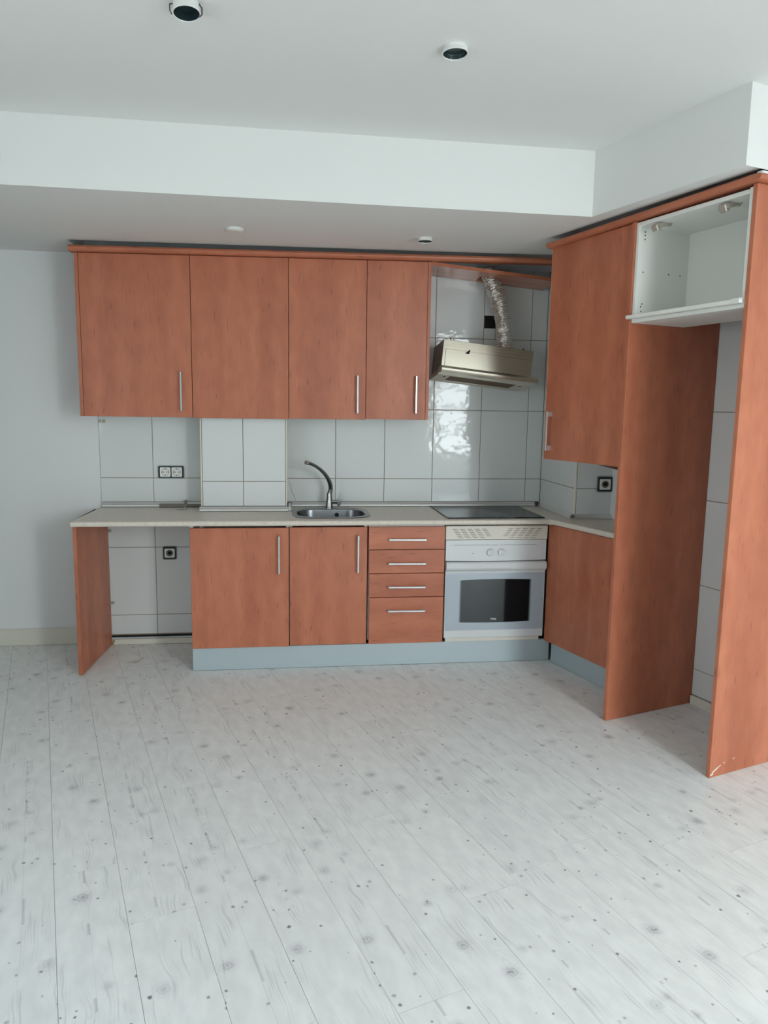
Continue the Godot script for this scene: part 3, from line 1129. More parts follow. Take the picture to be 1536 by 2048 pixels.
func build_worktop() -> void:
	var y1 := 0.8600
	var y0 := 0.8310
	var zb := 0.008
	var t := thing("worktop", Vector3(0.92, y0, 0.30), "long pale speckled laminate worktop with the sink and hob set in it", "worktop")
	var edge := func(z0: float, full: bool) -> PackedVector2Array:
		var o := PackedVector2Array([Vector2(z0, y0), Vector2(0.605, y0)])
		for k in 7:
			var an := -PI / 2 + PI * k / 6.0
			o.append(Vector2(0.6045 + 0.0125 * cos(an), (y0 + y1) * 0.5 + 0.0145 * sin(an)))
		o.append(Vector2(0.605, y1))
		o.append(Vector2(z0, y1))
		return o
	var s := st()
	var lead := func(p: Vector2, w: float) -> Vector3:
		return Vector3(w - (0.0 if w > -0.3 else (0.6 - p.x) * -0.03), p.y, p.x)
	extrude(s, edge.call(zb, true), -0.4000, 0.2270, lead)
	extrude(s, edge.call(0.222, true), 0.2270, 0.7280, along_x)
	extrude(s, edge.call(zb, true), 0.7280, 0.7750, along_x)
	extrude(s, edge.call(0.495, true), 0.7750, 1.1900, along_x)
	bb(s, Vector3(0.7750, y0, zb), Vector3(1.1900, y1, 0.165), 0.0)
	extrude(s, edge.call(zb, true), 1.1900, 2.2060, along_x)
	obj("slab", s, M.top, t)
	s = st()
	bb(s, Vector3(-0.4012, y0 + 0.001, 0.10), Vector3(-0.3998, y1 - 0.0005, 0.598), 0.0004)
	obj("end_cap", s, M.seal, t)
	# corner piece of the worktop, under the upper cupboard on the right
	var c := thing("worktop", Vector3(2.40, y0, 0.70), "short end of the pale worktop turning the corner, beside the tall panel", "worktop")
	s = st()
	var o := PackedVector2Array([Vector2(2.2065, 0.010), Vector2(2.366, 0.010), Vector2(2.366, 0.593), Vector2(2.590, 0.593)])
	for e in [[0.330, 0.735], [0.002, 0.735], [0.002, 0.004]]:
		var p := W(e[0], 0, e[1])
		o.append(Vector2(p.x, p.z))
	o.append(Vector2(2.2065, 0.611))
	prism(s, o, y0, y1)
	obj("slab", s, M.top, c)
	s = st()
	var ep := PackedVector2Array()
	for k in 9:
		var an := PI * 0.5 + PI * k / 8.0
		ep.append(Vector2(0.008 * cos(an), (y0 + y1) * 0.5 + 0.0145 * sin(an)))
	extrude(s, ep, 0.003, 0.735, func(p: Vector2, w: float) -> Vector3: return W(p.x + 0.002, p.y, w))
	obj("front_edge", s, M.top, c)
	# upstand strips at the back of the worktop
	var prof := PackedVector2Array()
	for p in [[0.0, 0.0], [0.022, 0.0], [0.022, 0.004], [0.019, 0.012], [0.012, 0.019], [0.008, 0.025], [0.006, 0.028], [0.0, 0.028]]:
		prof.append(Vector2(p[0], p[1]))
	var runs := [
		["upstand_strip", -0.3800, 0.2260, 0.009, "grey metal strip along the worktop behind the double socket"],
		["upstand_strip", 0.2200, 0.7340, 0.222, "grey metal strip along the foot of the boxed-out white column"],
		["upstand_strip", 0.7560, 2.3330, 0.009, "long grey metal strip along the back of sink and hob"]]
	for r in runs:
		var tt := thing(r[0], Vector3((r[1] + r[2]) * 0.5, y1, r[3]), r[4], "trim", false, "metal upstand strips on the worktop")
		s = st()
		var z0: float = r[3]
		extrude(s, prof, r[1], r[2], func(p: Vector2, w: float) -> Vector3: return Vector3(w, y1 + 0.0006 + p.y, z0 + p.x))
		obj("strip", s, M.trim_alu, tt)
		s = st()
		bb(s, Vector3(r[1], y1 + 0.0005, z0 + 0.0215), Vector3(r[2], y1 + 0.003, z0 + 0.0245), 0.0005)
		bb(s, Vector3(r[1], y1 + 0.0285, z0), Vector3(r[2], y1 + 0.0310, z0 + 0.0065), 0.0005)
		obj("seal", s, M.seal, tt)
		if r[1] > 0.7:
			for x in [0.745, 2.3445]:
				s = st()
				bb(s, Vector3(x - 0.0125, y1 + 0.0005, 0.009), Vector3(x + 0.0125, y1 + 0.031, 0.036), 0.006)
				obj("corner_piece", s, M.seal, tt)
		elif r[1] > 0.2:
			s = st()
			bb(s, Vector3(0.7330, y1 + 0.0005, 0.222), Vector3(0.7560, y1 + 0.030, 0.247), 0.006)
			bb(s, Vector3(0.7330, y1 + 0.0005, 0.037), Vector3(0.7540, y1 + 0.028, 0.2215), 0.004)
			obj("corner_piece", s, M.trim_alu, tt)
	var ps := thing("upstand_strip", Vector3(2.36, y1, 0.58), "dark grey metal strip around the foot of the tiled corner pillar", "trim", false, "metal upstand strips on the worktop")
	s = st()
	extrude(s, prof, 0.037, 0.600, func(p: Vector2, w: float) -> Vector3: return Vector3(2.3685 - p.x, y1 + 0.0006 + p.y, w))
	extrude(s, prof, 2.352, 2.606, func(p: Vector2, w: float) -> Vector3: return Vector3(w, y1 + 0.0006 + p.y, 0.5918 + p.x))
	obj("strip", s, M.trim_alu, ps)
	s = st()
	bb(s, Vector3(2.343, y1 + 0.0005, 0.590), Vector3(2.370, y1 + 0.028, 0.614), 0.010)
	obj("corner_piece", s, M.tool, ps)

	# sink
	var k := thing("sink", Vector3(0.983, y1, 0.315), "small stainless steel sink with rounded corners set in the worktop", "sink")
	s = st()
	var rings := [
		[0.453, 0.440, 0.13, 0.0006, 0.315], [0.449, 0.436, 0.128, 0.0032, 0.315], [0.441, 0.428, 0.124, 0.0040, 0.315],
		[0.400, 0.322, 0.105, 0.0034, 0.3285], [0.394, 0.316, 0.102, 0.0010, 0.3285], [0.390, 0.312, 0.100, -0.006, 0.3285],
		[0.372, 0.294, 0.095, -0.120, 0.3285], [0.352, 0.274, 0.090, -0.142, 0.3285], [0.318, 0.240, 0.080, -0.150, 0.3285], [0.06, 0.06, 0.028, -0.154, 0.3285]]
	var loops := []
	for r in rings:
		var lp := []
		for p in rounded(r[0], r[1], r[2], 8):
			lp.append(Vector3(0.983 + p.x, y1 + r[3], r[4] - p.y) - org)
		loops.append(lp)
	var cnt: int = loops[0].size()
	for i in loops.size() - 1:
		for j in cnt:
			var j2 := (j + 1) % cnt
			var pts := [loops[i][j], loops[i][j2], loops[i + 1][j2], loops[i + 1][j]]
			var ns := []
			for pr in [[i, j], [i, j2], [i + 1, j2], [i + 1, j]]:
				ns.append(loop_normal(loops, pr[0], pr[1], cnt))
			quad(s, pts, ns, [Vector2.ZERO, Vector2(1, 0), Vector2(1, 1), Vector2(0, 1)])
	obj("basin", s, M.steel, k)
	s = st()
	lathe(s, Vector3(0.983, y1 - 0.1545, 0.3285), UP, [[0.036, 0.0], [0.036, 0.003], [0.024, 0.004], [0.020, 0.001], [0.0, 0.001]], 28)
	obj("drain", s, M.chrome, k)
	s = st()
	lathe(s, Vector3(1.0292, 0.8290, 0.1780), Vector3(0, 0.15, 1), [[0.0125, 0.0], [0.0125, 0.002], [0.0105, 0.003], [0.0, 0.0022]], 24)
	var ov := obj("overflow", s, M.dark, k, "dark round overflow hole with a three-spoke cover")
	for q in 3:
		s = st()
		var an := TAU * q / 3.0 + 0.5
		bev(s, Vector3(1.0292 + 0.005 * cos(an), 0.8290 + 0.005 * sin(an), 0.1812), Vector3(0.010, 0.0022, 0.001), 0.0003, 1, Vector2.ZERO, Basis(Vector3(0, 0, 1), an))
		obj("spoke", s, M.chrome, ov)

	# tap
	var tp := thing("tap", Vector3(0.9857, y1 + 0.004, 0.122), "chrome kitchen mixer tap with a tall curved spout behind the sink", "tap")
	s = st()
	lathe(s, Vector3(0.9857, y1 + 0.0036, 0.122), UP, [[0.0255, 0.0], [0.0250, 0.004], [0.0225, 0.012], [0.0200, 0.034], [0.0180, 0.052], [0.0165, 0.074], [0.0152, 0.088], [0.0150, 0.096], [0.0, 0.096]], 28)
	tube(s, [Vector3(0.990, 0.902, 0.124), Vector3(1.012, 0.9025, 0.126), Vector3(1.036, 0.9035, 0.128)], [0.013, 0.0125, 0.0135], 20)
	obj("body", s, M.chrome, tp)
	s = st()
	var raw := [Vector3(0.9885, 0.955, 0.122), Vector3(0.9945, 0.9830, 0.124), Vector3(0.9920, 1.0080, 0.130), Vector3(0.9830, 1.0350, 0.139), Vector3(0.9690, 1.0600, 0.150), Vector3(0.9500, 1.0850, 0.165), Vector3(0.9260, 1.1080, 0.182), Vector3(0.8980, 1.1290, 0.204), Vector3(0.8680, 1.1440, 0.226), Vector3(0.8440, 1.1510, 0.240)]
	var cv := Curve3D.new()
	for i in raw.size():
		var tan: Vector3 = (raw[mini(i + 1, raw.size() - 1)] - raw[maxi(i - 1, 0)]) / 6.0
		cv.add_point(raw[i], -tan, tan)
	var path := []
	var radii := []
	for i in 41:
		var u := i / 40.0
		path.append(cv.sample_baked(u * cv.get_baked_length()))
		radii.append(lerpf(0.0145, 0.0098, smoothstep(0.0, 0.9, u)))
	tube(s, path, radii, 18)
	var sp := obj("spout", s, M.chrome, tp)
	s = st()
	var tip: Vector3 = path[40]
	var td: Vector3 = (path[40] - path[36]).normalized()
	tube(s, [tip - td * 0.012, tip - td * 0.010, tip + td * 0.006, tip + td * 0.008], [0.0105, 0.0125, 0.0125, 0.0112], 20)
	obj("aerator", s, M.handle, sp)
	s = st()
	var lever := PackedVector2Array([Vector2(0.000, -0.022), Vector2(0.008, -0.027), Vector2(0.019, -0.020), Vector2(0.025, 0.000), Vector2(0.0245, 0.030), Vector2(0.022, 0.052), Vector2(0.018, 0.054), Vector2(0.014, 0.040), Vector2(0.008, 0.020), Vector2(-0.002, 0.012)])
	extrude(s, lever, 0.1185, 0.1385, func(p: Vector2, w: float) -> Vector3: return Vector3(1.034 + p.x, 0.9035 + p.y * 1.05, w))
	obj("lever", s, M.chrome, tp)

	# hob
	var h := thing("hob", Vector3(1.925, y1, 0.305), "black glass ceramic hob with grey scuffs set in the worktop", "hob")
	s = st()
	var a := Vector3(1.6340, y1 + 0.0012, 0.0480)
	bb(s, a, Vector3(2.2090, y1 + 0.0065, 0.5620), 0.002, 2)
	obj("glass_plate", s, M.hob, h)
	s = st()
	bb(s, Vector3(1.6360, y1 + 0.0002, 0.050), Vector3(2.2070, y1 + 0.0012, 0.560), 0.0)
	obj("gasket", s, M.dark, h)

func loop_normal(loops: Array, i: int, j: int, cnt: int) -> Vector3:
	var a: Vector3 = loops[i][(j + 1) % cnt] - loops[i][(j + cnt - 1) % cnt]
	var b: Vector3 = loops[mini(i + 1, loops.size() - 1)][j] - loops[maxi(i - 1, 0)][j]
	var n := a.cross(b).normalized()
	if n.y < -0.02:
		n = -n
	return n

func build_right_run() -> void:
	var nf := -0.2256
	# upper cupboard with a single door
	var t := thing("upper_cupboard", Vector3(0.05, 1.2243, 0.45), "tall upper cupboard door on the right with handle near its lower corner", "wall cabinet", true)
	var s := st()
	bb(s, Vector3(nf + 0.021, 1.230, 0.190), Vector3(0.30, 2.296, 0.735), 0.001)
	obj("body", s, M.carcass, t)
	s = st()
	bb(s, Vector3(nf, 1.2250, 0.1770), Vector3(nf + 0.019, 2.2960, 0.7330), 0.0015, 1, woff())
	var door := obj("door", s, M.wood, t)
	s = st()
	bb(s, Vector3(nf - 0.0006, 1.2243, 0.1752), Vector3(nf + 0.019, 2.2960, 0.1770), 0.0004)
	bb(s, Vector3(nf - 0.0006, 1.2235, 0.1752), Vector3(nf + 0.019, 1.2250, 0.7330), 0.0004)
	obj("highlight_edge", s, M.highlight_beige, door)  # pale strips paint in the chipped, highlighted edge line of the door
	s = st()
	bar_handle(s, Vector3(nf, 1.2700, 0.2290), Vector3(nf, 1.4720, 0.2290), Vector3(-1, 0, 0), 0.030)
	obj("handle", s, M.handle, door, "straight pale metal bar handle")
	s = st()
	extrude(s, PackedVector2Array([Vector2(0.545, 1.2240), Vector2(0.735, 1.2240), Vector2(0.735, 1.2030)]), nf + 0.020, nf + 0.040, func(p: Vector2, w: float) -> Vector3: return Vector3(w, p.y, p.x))
	obj("sagging_rail", s, M.wood_dark, t, "dark rail sagging below the cupboard door")
	# tall panels
	var p1 := thing("tall_panel", Vector3(0.05, 0.0, 0.747), "full-height wooden panel between the corner cabinet and the empty fridge bay", "panel", true)
	s = st()
	bb(s, Vector3(-0.2345, 0.001, 0.7375), Vector3(0.333, 2.298, 0.7575), 0.0012, 1, woff())
	obj("board", s, M.wood, p1)
	var p2 := thing("tall_panel", Vector3(0.05, 0.0, 1.348), "full-height wooden panel nearest the camera, scratched at its bottom corner", "panel", true)
	s = st()
	bb(s, Vector3(-0.2304, 0.001, 1.3385), Vector3(0.332, 2.305, 1.3575), 0.0012, 1, woff())
	var b2 := obj("board", s, M.wood, p2)
	for q in [[-0.200, 0.030, 0.040, 0.006, 0.5], [-0.178, 0.042, 0.020, 0.004, 0.35], [-0.218, 0.014, 0.016, 0.007, 0.2], [-0.150, 0.052, 0.010, 0.003, 0.2], [-0.095, 0.060, 0.012, 0.003, 0.6]]:
		s = st()
		bev(s, Vector3(q[0], q[1], 1.3577), Vector3(q[2], q[3], 0.0006), 0.0002, 1, Vector2.ZERO, Basis(Vector3(0, 0, 1), q[4]))
		obj("scratch", s, M.scratch, b2, "whitish scratch near the bottom corner")
	# open white cabinet on top of the fridge bay
	var c := thing("bridge_cabinet", Vector3(0.0, 1.866, 1.05), "open white cabinet without a door above the empty fridge bay", "wall cabinet", true)
	var n0 := -0.2250
	var n1 := 0.0930
	var a0 := 0.7585
	var a1 := 1.3380
	s = st()
	bb(s, Vector3(n0, 1.8665, a0 + 0.0003), Vector3(n1, 2.293, a0 + 0.0163), 0.0008)
	obj("side", s, M.carcass, c)
	s = st()
	bb(s, Vector3(n0, 1.8665, a1 - 0.0163), Vector3(n1, 2.298, a1 - 0.0003), 0.0008)
	obj("side", s, M.carcass, c)
	s = st()
	bb(s, Vector3(n0, 1.8665, a0 + 0.0163), Vector3(n1, 1.8825, a1 - 0.0163), 0.0008)
	obj("bottom", s, M.carcass, c)
	s = st()
	bb(s, Vector3(n0, 2.277, a0 + 0.0163), Vector3(n1, 2.293, a1 - 0.0163), 0.0008)
	obj("top", s, M.carcass, c)
	s = st()
	bb(s, Vector3(0.078, 1.8825, a0 + 0.0163), Vector3(0.082, 2.277, a1 - 0.0163), 0.0)
	obj("back", s, M.carcass, c)
	for h in [[-0.1908, 2.2563], [-0.191, 2.2416], [-0.191, 2.2248], [-0.1908, 2.086], [-0.0386, 2.089], [0.0321, 2.0899], [-0.1862, 1.9502], [-0.1928, 1.9379], [-0.1896, 1.9176]]:
		s = st()
		lathe(s, Vector3(h[0], h[1], a0 + 0.0164), Vector3(0, 0, 1), [[0.0032, 0.0], [0.0032, 0.0003], [0.0, 0.0003]], 10)
		obj("shelf_hole", s, M.dark, c)
	# hinges left behind on the cabinet top: arm, plate and folded cup
	for hs in [0.862, 1.205]:
		var hb := st()
		bev(hb, Vector3(-0.165, 2.2735, hs), Vector3(0.060, 0.011, 0.020), 0.002)
		bev(hb, Vector3(-0.150, 2.2750, hs), Vector3(0.010, 0.004, 0.048), 0.001)
		bev(hb, Vector3(-0.190, 2.2660, hs), Vector3(0.040, 0.020, 0.028), 0.003, 1, Vector2.ZERO, Basis(Vector3(0, 0, 1), 0.30))
		bev(hb, Vector3(-0.212, 2.2550, hs - 0.004), Vector3(0.024, 0.030, 0.034), 0.004, 1, Vector2.ZERO, Basis(Vector3(0, 0, 1), 0.45))
		tube(hb, [Vector3(-0.214, 2.2550, hs - 0.026), Vector3(-0.214, 2.2550, hs + 0.024)], [0.006, 0.006], 10)
		tube(hb, [Vector3(-0.160, 2.2690, hs), Vector3(-0.160, 2.2790, hs)], [0.004, 0.004], 10)
		obj("hinge", hb, M.brass, c, "bare metal flap hinge under the cabinet top")
	# the loose white rail lying on its front edge
	var rl := thing("white_rail", Vector3(-0.24, 1.8825, 1.05), "loose white rail lying along the front of the open cabinet's floor", "rail", true)
	s = st()
	bb(s, Vector3(-0.2520, 1.8830, 0.7480), Vector3(-0.2300, 1.8985, 1.3330), 0.002, 2)
	obj("rail", s, M.carcass, rl)
	s = st()
	bb(s, Vector3(-0.2535, 1.8835, 1.3000), Vector3(-0.2522, 1.9005, 1.3350), 0.0004)
	bb(s, Vector3(-0.2535, 1.8990, 1.3000), Vector3(-0.2300, 1.9010, 1.3350), 0.0006)
	obj("end_cap", s, M.lamp_white, rl, "bright white end cap")
	# cornice of the right run, climbing a little towards the viewer
	var k := thing("cornice", Vector3(-0.24, 2.29, 0.8), "short wooden cornice over the right-hand cupboards and fridge bay", "cornice", true)
	var prof := PackedVector2Array()
	for p in [[-0.195, 0.0], [-0.245, 0.0], [-0.256, 0.005], [-0.2605, 0.012], [-0.2600, 0.018], [-0.255, 0.024], [-0.246, 0.0265], [-0.195, 0.0265]]:
		prof.append(Vector2(p[0], p[1]))
	s = st()
	var path := []
	extrude(s, prof, 0.1640, 1.3600, func(p: Vector2, w: float) -> Vector3: return Vector3(p.x, 2.2935 + (w - 0.164) * 0.0115 + p.y, w), Vector2(1.0 / 1.3, 1.0 / 2.6), woff())
	obj("strip", s, M.wood, k)
	s = st()
	extrude(s, prof, -0.2600, 0.332, func(p: Vector2, w: float) -> Vector3: return Vector3(w, 2.3060 + p.y * 0.85, 1.3360 - (p.x + 0.195) * 0.85), Vector2(1.0 / 1.3, 1.0 / 2.6), woff())
	obj("return", s, M.wood, k)
	s = st()
	bb(s, Vector3(-0.2560, 2.3265, 1.370), Vector3(-0.170, 2.3345, 1.3930), 0.001)
	obj("chipped_end", s, M.lamp_white, k, "broken white chip on the cornice's near corner")

func build_hood() -> void:
	# shelf board that dropped at its right-hand end over the hood
	var ang := -atan2(2.3121 - 2.2504, 2.2603 - 1.5524)
	var b := thing("shelf_board", Vector3(1.5535, 2.3121, 0.0), "wooden shelf board sagging to the right above the extractor hood", "shelf")
	b.rotation.z = ang
	org = Vector3.ZERO
	var s := st()
	var o := woff()
	# board in four pieces around the duct's hole
	var xl := 0.002
	var xr := 0.775
	var hx0 := 0.330
	var hx1 := 0.452
	var hz0 := 0.050
	var hz1 := 0.172
	bb(s, Vector3(xl, -0.019, 0.012), Vector3(hx0, 0.0, 0.318), 0.0, 0, o)
	bb(s, Vector3(hx1, -0.019, 0.012), Vector3(xr, 0.0, 0.318), 0.0, 0, o)
	bb(s, Vector3(hx0, -0.019, hz1), Vector3(hx1, 0.0, 0.318), 0.0, 0, o)
	bb(s, Vector3(hx0, -0.019, 0.012), Vector3(hx1, 0.0, hz0), 0.0, 0, o)
	obj("board", s, M.wood_gloss, b)
	# the hood itself, hanging crooked
	var ex := Vector3(0.582, -0.061, 0.0).normalized()
	var ez := Vector3(-0.028, 0.038, 0.340)
	ez = (ez - ex * ez.dot(ex)).normalized()
	var ey := ez.cross(ex)
	var t := thing("extractor_hood", Vector3(1.6115, 1.6574, 0.0200), "silver extractor hood hanging crooked between cabinet and corner", "extractor hood")
	t.basis = Basis(ex, ey, ez)
	org = Vector3.ZERO
	s = st()
	bb(s, Vector3(0.012, 0.026, 0.0), Vector3(0.566, 0.205, 0.272), 0.002)
	var body := obj("body", s, M.hood, t)
	s = st()
	bb(s, Vector3(0.030, 0.040, 0.272), Vector3(0.560, 0.150, 0.2755), 0.0015)
	bb(s, Vector3(0.012, 0.150, 0.272), Vector3(0.566, 0.1515, 0.2735), 0.0004)
	bb(s, Vector3(0.012, 0.168, 0.272), Vector3(0.566, 0.1695, 0.2735), 0.0004)
	bb(s, Vector3(0.012, 0.186, 0.272), Vector3(0.566, 0.187, 0.2732), 0.0003)
	obj("front_plate", s, M.hood, body)
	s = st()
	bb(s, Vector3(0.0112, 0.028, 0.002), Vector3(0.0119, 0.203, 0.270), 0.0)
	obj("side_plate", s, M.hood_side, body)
	s = st()
	extrude(s, PackedVector2Array([Vector2(0.146, 0.118), Vector2(0.172, 0.118), Vector2(0.177, 0.142), Vector2(0.171, 0.142)]), 0.2755, 0.2762, func(p: Vector2, w: float) -> Vector3: return Vector3(p.x, p.y + 0.018, w))
	obj("black_mark", s, M.dark, body, "black pointed mark on the hood front")
	# pull-out lip: rounded bar across the front
	s = st()
	var prof := PackedVector2Array()
	for p in [[0.255, 0.004], [0.345, 0.000], [0.356, 0.004], [0.361, 0.012], [0.361, 0.022], [0.356, 0.031], [0.345, 0.038], [0.325, 0.040], [0.2765, 0.040], [0.255, 0.038]]:
		prof.append(Vector2(p[0], p[1]))
	extrude(s, prof, 0.0, 0.583, along_x)
	obj("pull_out_lip", s, M.hood, t, "rounded silver pull-out edge")
	# underside: frame around the brown grease filter
	s = st()
	bb(s, Vector3(0.002, 0.0, 0.0), Vector3(0.082, 0.026, 0.255), 0.001)
	bb(s, Vector3(0.500, 0.0, 0.0), Vector3(0.581, 0.026, 0.255), 0.001)
	bb(s, Vector3(0.082, 0.0, 0.0), Vector3(0.500, 0.026, 0.040), 0.001)
	bb(s, Vector3(0.082, 0.0, 0.232), Vector3(0.500, 0.026, 0.255), 0.001)
	var un := obj("underside", s, M.hood_under, t, "cream underside frame")
	s = st()
	bb(s, Vector3(0.082, 0.006, 0.040), Vector3(0.500, 0.012, 0.232), 0.0)
	obj("filter", s, M.filter, un, "brown grease filter")
	for x in [0.055, 0.528]:
		s = st()
		bev(s, Vector3(x, -0.0006, 0.190), Vector3(0.014, 0.0016, 0.020), 0.0005, 1, Vector2.ZERO, Basis(UP, 0.5))
		obj("clip", s, M.dark, un)
	for x in [0.060, 0.512]:
		s = st()
		tube(s, [Vector3(x, 0.204, 0.236), Vector3(x, 0.217, 0.236)], [0.0028, 0.0028], 8)
		tube(s, [Vector3(x, 0.217, 0.236), Vector3(x, 0.220, 0.236)], [0.0045, 0.0045], 8)
		obj("screw", s, M.dark, t)
	s = st()
	lathe(s, Vector3(0.430, 0.205, 0.150), UP, [[0.056, 0.0], [0.054, 0.010], [0.050, 0.012], [0.050, 0.0]], 28)
	obj("duct_collar", s, M.dark, t)
	# foil duct
	var d := thing("exhaust_duct", Vector3(2.045, 1.84, 0.14), "crinkled silver foil duct rising from the extractor hood", "duct")
	s = st()
	var raw := [Vector3(2.0510, 1.8260, 0.160), Vector3(2.0500, 1.8800, 0.158), Vector3(2.0440, 1.9500, 0.155), Vector3(2.0350, 2.0200, 0.150), Vector3(2.0220, 2.0900, 0.142), Vector3(2.0020, 2.1600, 0.132), Vector3(1.9780, 2.2250, 0.118), Vector3(1.9540, 2.2900, 0.108), Vector3(1.9400, 2.3300, 0.105)]
	var cv := Curve3D.new()
	for i in raw.size():
		var tan: Vector3 = (raw[mini(i + 1, raw.size() - 1)] - raw[maxi(i - 1, 0)]) / 6.0
		cv.add_point(raw[i], -tan, tan)
	var crumple := noise(71, 17.0, 3)
	var rings := []
	var count := 150
	var seg := 48
	var l := cv.get_baked_length()
	var side := Vector3(1, 0, 0)
	for i in count:
		var u := float(i) / (count - 1)
		var p := cv.sample_baked(u * l)
		var q := (cv.sample_baked(minf(u * l + 0.01, l)) - cv.sample_baked(maxf(u * l - 0.01, 0.0))).normalized()
		side = (side - q * side.dot(q)).normalized()
		var up2 := q.cross(side)
		var ring := []
		for k in seg:
			var an := TAU * k / seg
			var dir := side * cos(an) + up2 * sin(an)
			var rib := 0.0026 * sin(u * l / 0.0125 * TAU + 0.8 * sin(an * 2.0 + u * 9.0))
			var rr := 0.0475 + rib + crumple.get_noise_3d(p.x + dir.x * 0.05, p.y + dir.y * 0.05, p.z + dir.z * 0.05) * 0.010
			ring.append(p + dir * rr - org)
		rings.append(ring)
	for i in count - 1:
		for k in seg:
			var k2 := (k + 1) % seg
			var a: Vector3 = rings[i][k]
			var bq: Vector3 = rings[i][k2]
			var c: Vector3 = rings[i + 1][k2]
			var e: Vector3 = rings[i + 1][k]
			var n := (bq - a).cross(e - a).normalized()
			if n.dot(a - (rings[i][(k + seg / 2) % seg] as Vector3)) < 0.0:
				n = -n
			flat(s, [a, bq, c, e], n)
	obj("foil_tube", s, M.foil, d)

func socket(at: Vector3, count: int, label: String, broken: bool, tall := 0.083) -> void:
	var w := tall if count == 1 else 0.155
	var t := thing("socket", at, label, "socket", false)
	org = Vector3.ZERO
	var s := st()
	extrude(s, rounded(w, tall, 0.009), 0.0, 0.009, func(p: Vector2, q: float) -> Vector3: return Vector3(p.x, p.y, q))
	var fr := obj("frame", s, M.socket_frame, t)
	s = st()
	var rim := rounded(w - 0.012, tall - 0.012, 0.006)
	extrude(s, rim, 0.009, 0.0098, func(p: Vector2, q: float) -> Vector3: return Vector3(p.x, p.y, q))
	obj("frame_inset", s, M.dark, fr)
	for i in count:
		var cx := 0.0 if count == 1 else (i - 0.5) * 0.0685
		var fw := tall * 0.73 if count == 1 else 0.062
		s = st()
		extrude(s, rounded(fw, fw * 0.93, 0.005), 0.0098, 0.013, func(p: Vector2, q: float) -> Vector3: return Vector3(cx + p.x, p.y, q))
		var pl := obj("plate", s, M.socket_white, t)
		s = st()
		if broken:
			lathe(s, Vector3(cx, 0.0, 0.0128), Vector3(0, 0, 1), [[0.0215, 0.0], [0.0215, 0.0012], [0.0185, 0.0014], [0.0175, 0.0008], [0.0, 0.0008]], 28)
			obj("recess", s, M.tool, pl)
			s = st()
			bb(s, Vector3(cx - 0.011, -0.009, 0.0136), Vector3(cx + 0.013, 0.011, 0.0150), 0.002)
			obj("broken_hole", s, M.dark, pl, "black gap where the socket's middle is broken out")
		else:
			lathe(s, Vector3(cx, 0.0, 0.0130), Vector3(0, 0, 1), [[0.0215, 0.0], [0.0215, 0.0008], [0.0200, 0.0010]], 32)
			obj("ring", s, M.seal, pl)
			s = st()
			lathe(s, Vector3(cx, 0.0, 0.0130), Vector3(0, 0, 1), [[0.0200, 0.0009], [0.0190, 0.0004], [0.0, 0.0004]], 32)
			obj("recess", s, M.socket_white, pl)
			s = st()
			for h in [-0.0095, 0.0095]:
				lathe(s, Vector3(cx + h, 0.0, 0.0134), Vector3(0, 0, 1), [[0.0030, 0.0], [0.0030, 0.0005], [0.0, 0.0005]], 12)
			for h in [-0.0185, 0.0185]:
				bb(s, Vector3(cx - 0.0035, h - 0.002, 0.0132), Vector3(cx + 0.0035, h + 0.002, 0.0146), 0.0005)
				bb(s, Vector3(cx + h - 0.002, -0.0030, 0.0132), Vector3(cx + h + 0.002, 0.0030, 0.0146), 0.0005)
			obj("pin_holes", s, M.dark, pl).set_meta("kind", "stuff")

func downlight(at: Vector3, axis: Vector3, r: float, deep: float, label: String, open: bool) -> void:
	var t := thing("downlight", at, label, "ceiling light", false, "recessed ceiling spotlights")
	org = Vector3.ZERO
	var s := st()
	var dn := axis.normalized()
	if open:
		lathe(s, Vector3.ZERO, dn, [[r * 0.90, -0.01], [r * 0.94, deep * 0.5], [r, deep - 0.004], [r, deep], [r * 0.93, deep], [r * 0.90, deep - 0.003]], 40)
		obj("ring", s, M.lamp_white, t)
		s = st()
		lathe(s, Vector3.ZERO, dn, [[r * 0.90, deep - 0.003], [r * 0.84, deep * 0.35], [r * 0.80, 0.004], [0.0, 0.004]], 40)
		obj("inner_can", s, M.lamp_in, t, "dark empty can where the bulb is missing")
	else:
		lathe(s, Vector3.ZERO, dn, [[r, 0.0], [r, deep * 0.55], [r * 0.90, deep], [r * 0.5, deep + 0.001], [0.0, deep + 0.001]], 40)
		obj("ring", s, M.lamp_white, t)
		s = st()
		lathe(s, Vector3.ZERO, dn, [[r * 0.72, deep + 0.0012], [r * 0.70, deep + 0.003], [0.0, deep + 0.003]], 40)
		obj("cover", s, M.socket_white, t)
	return

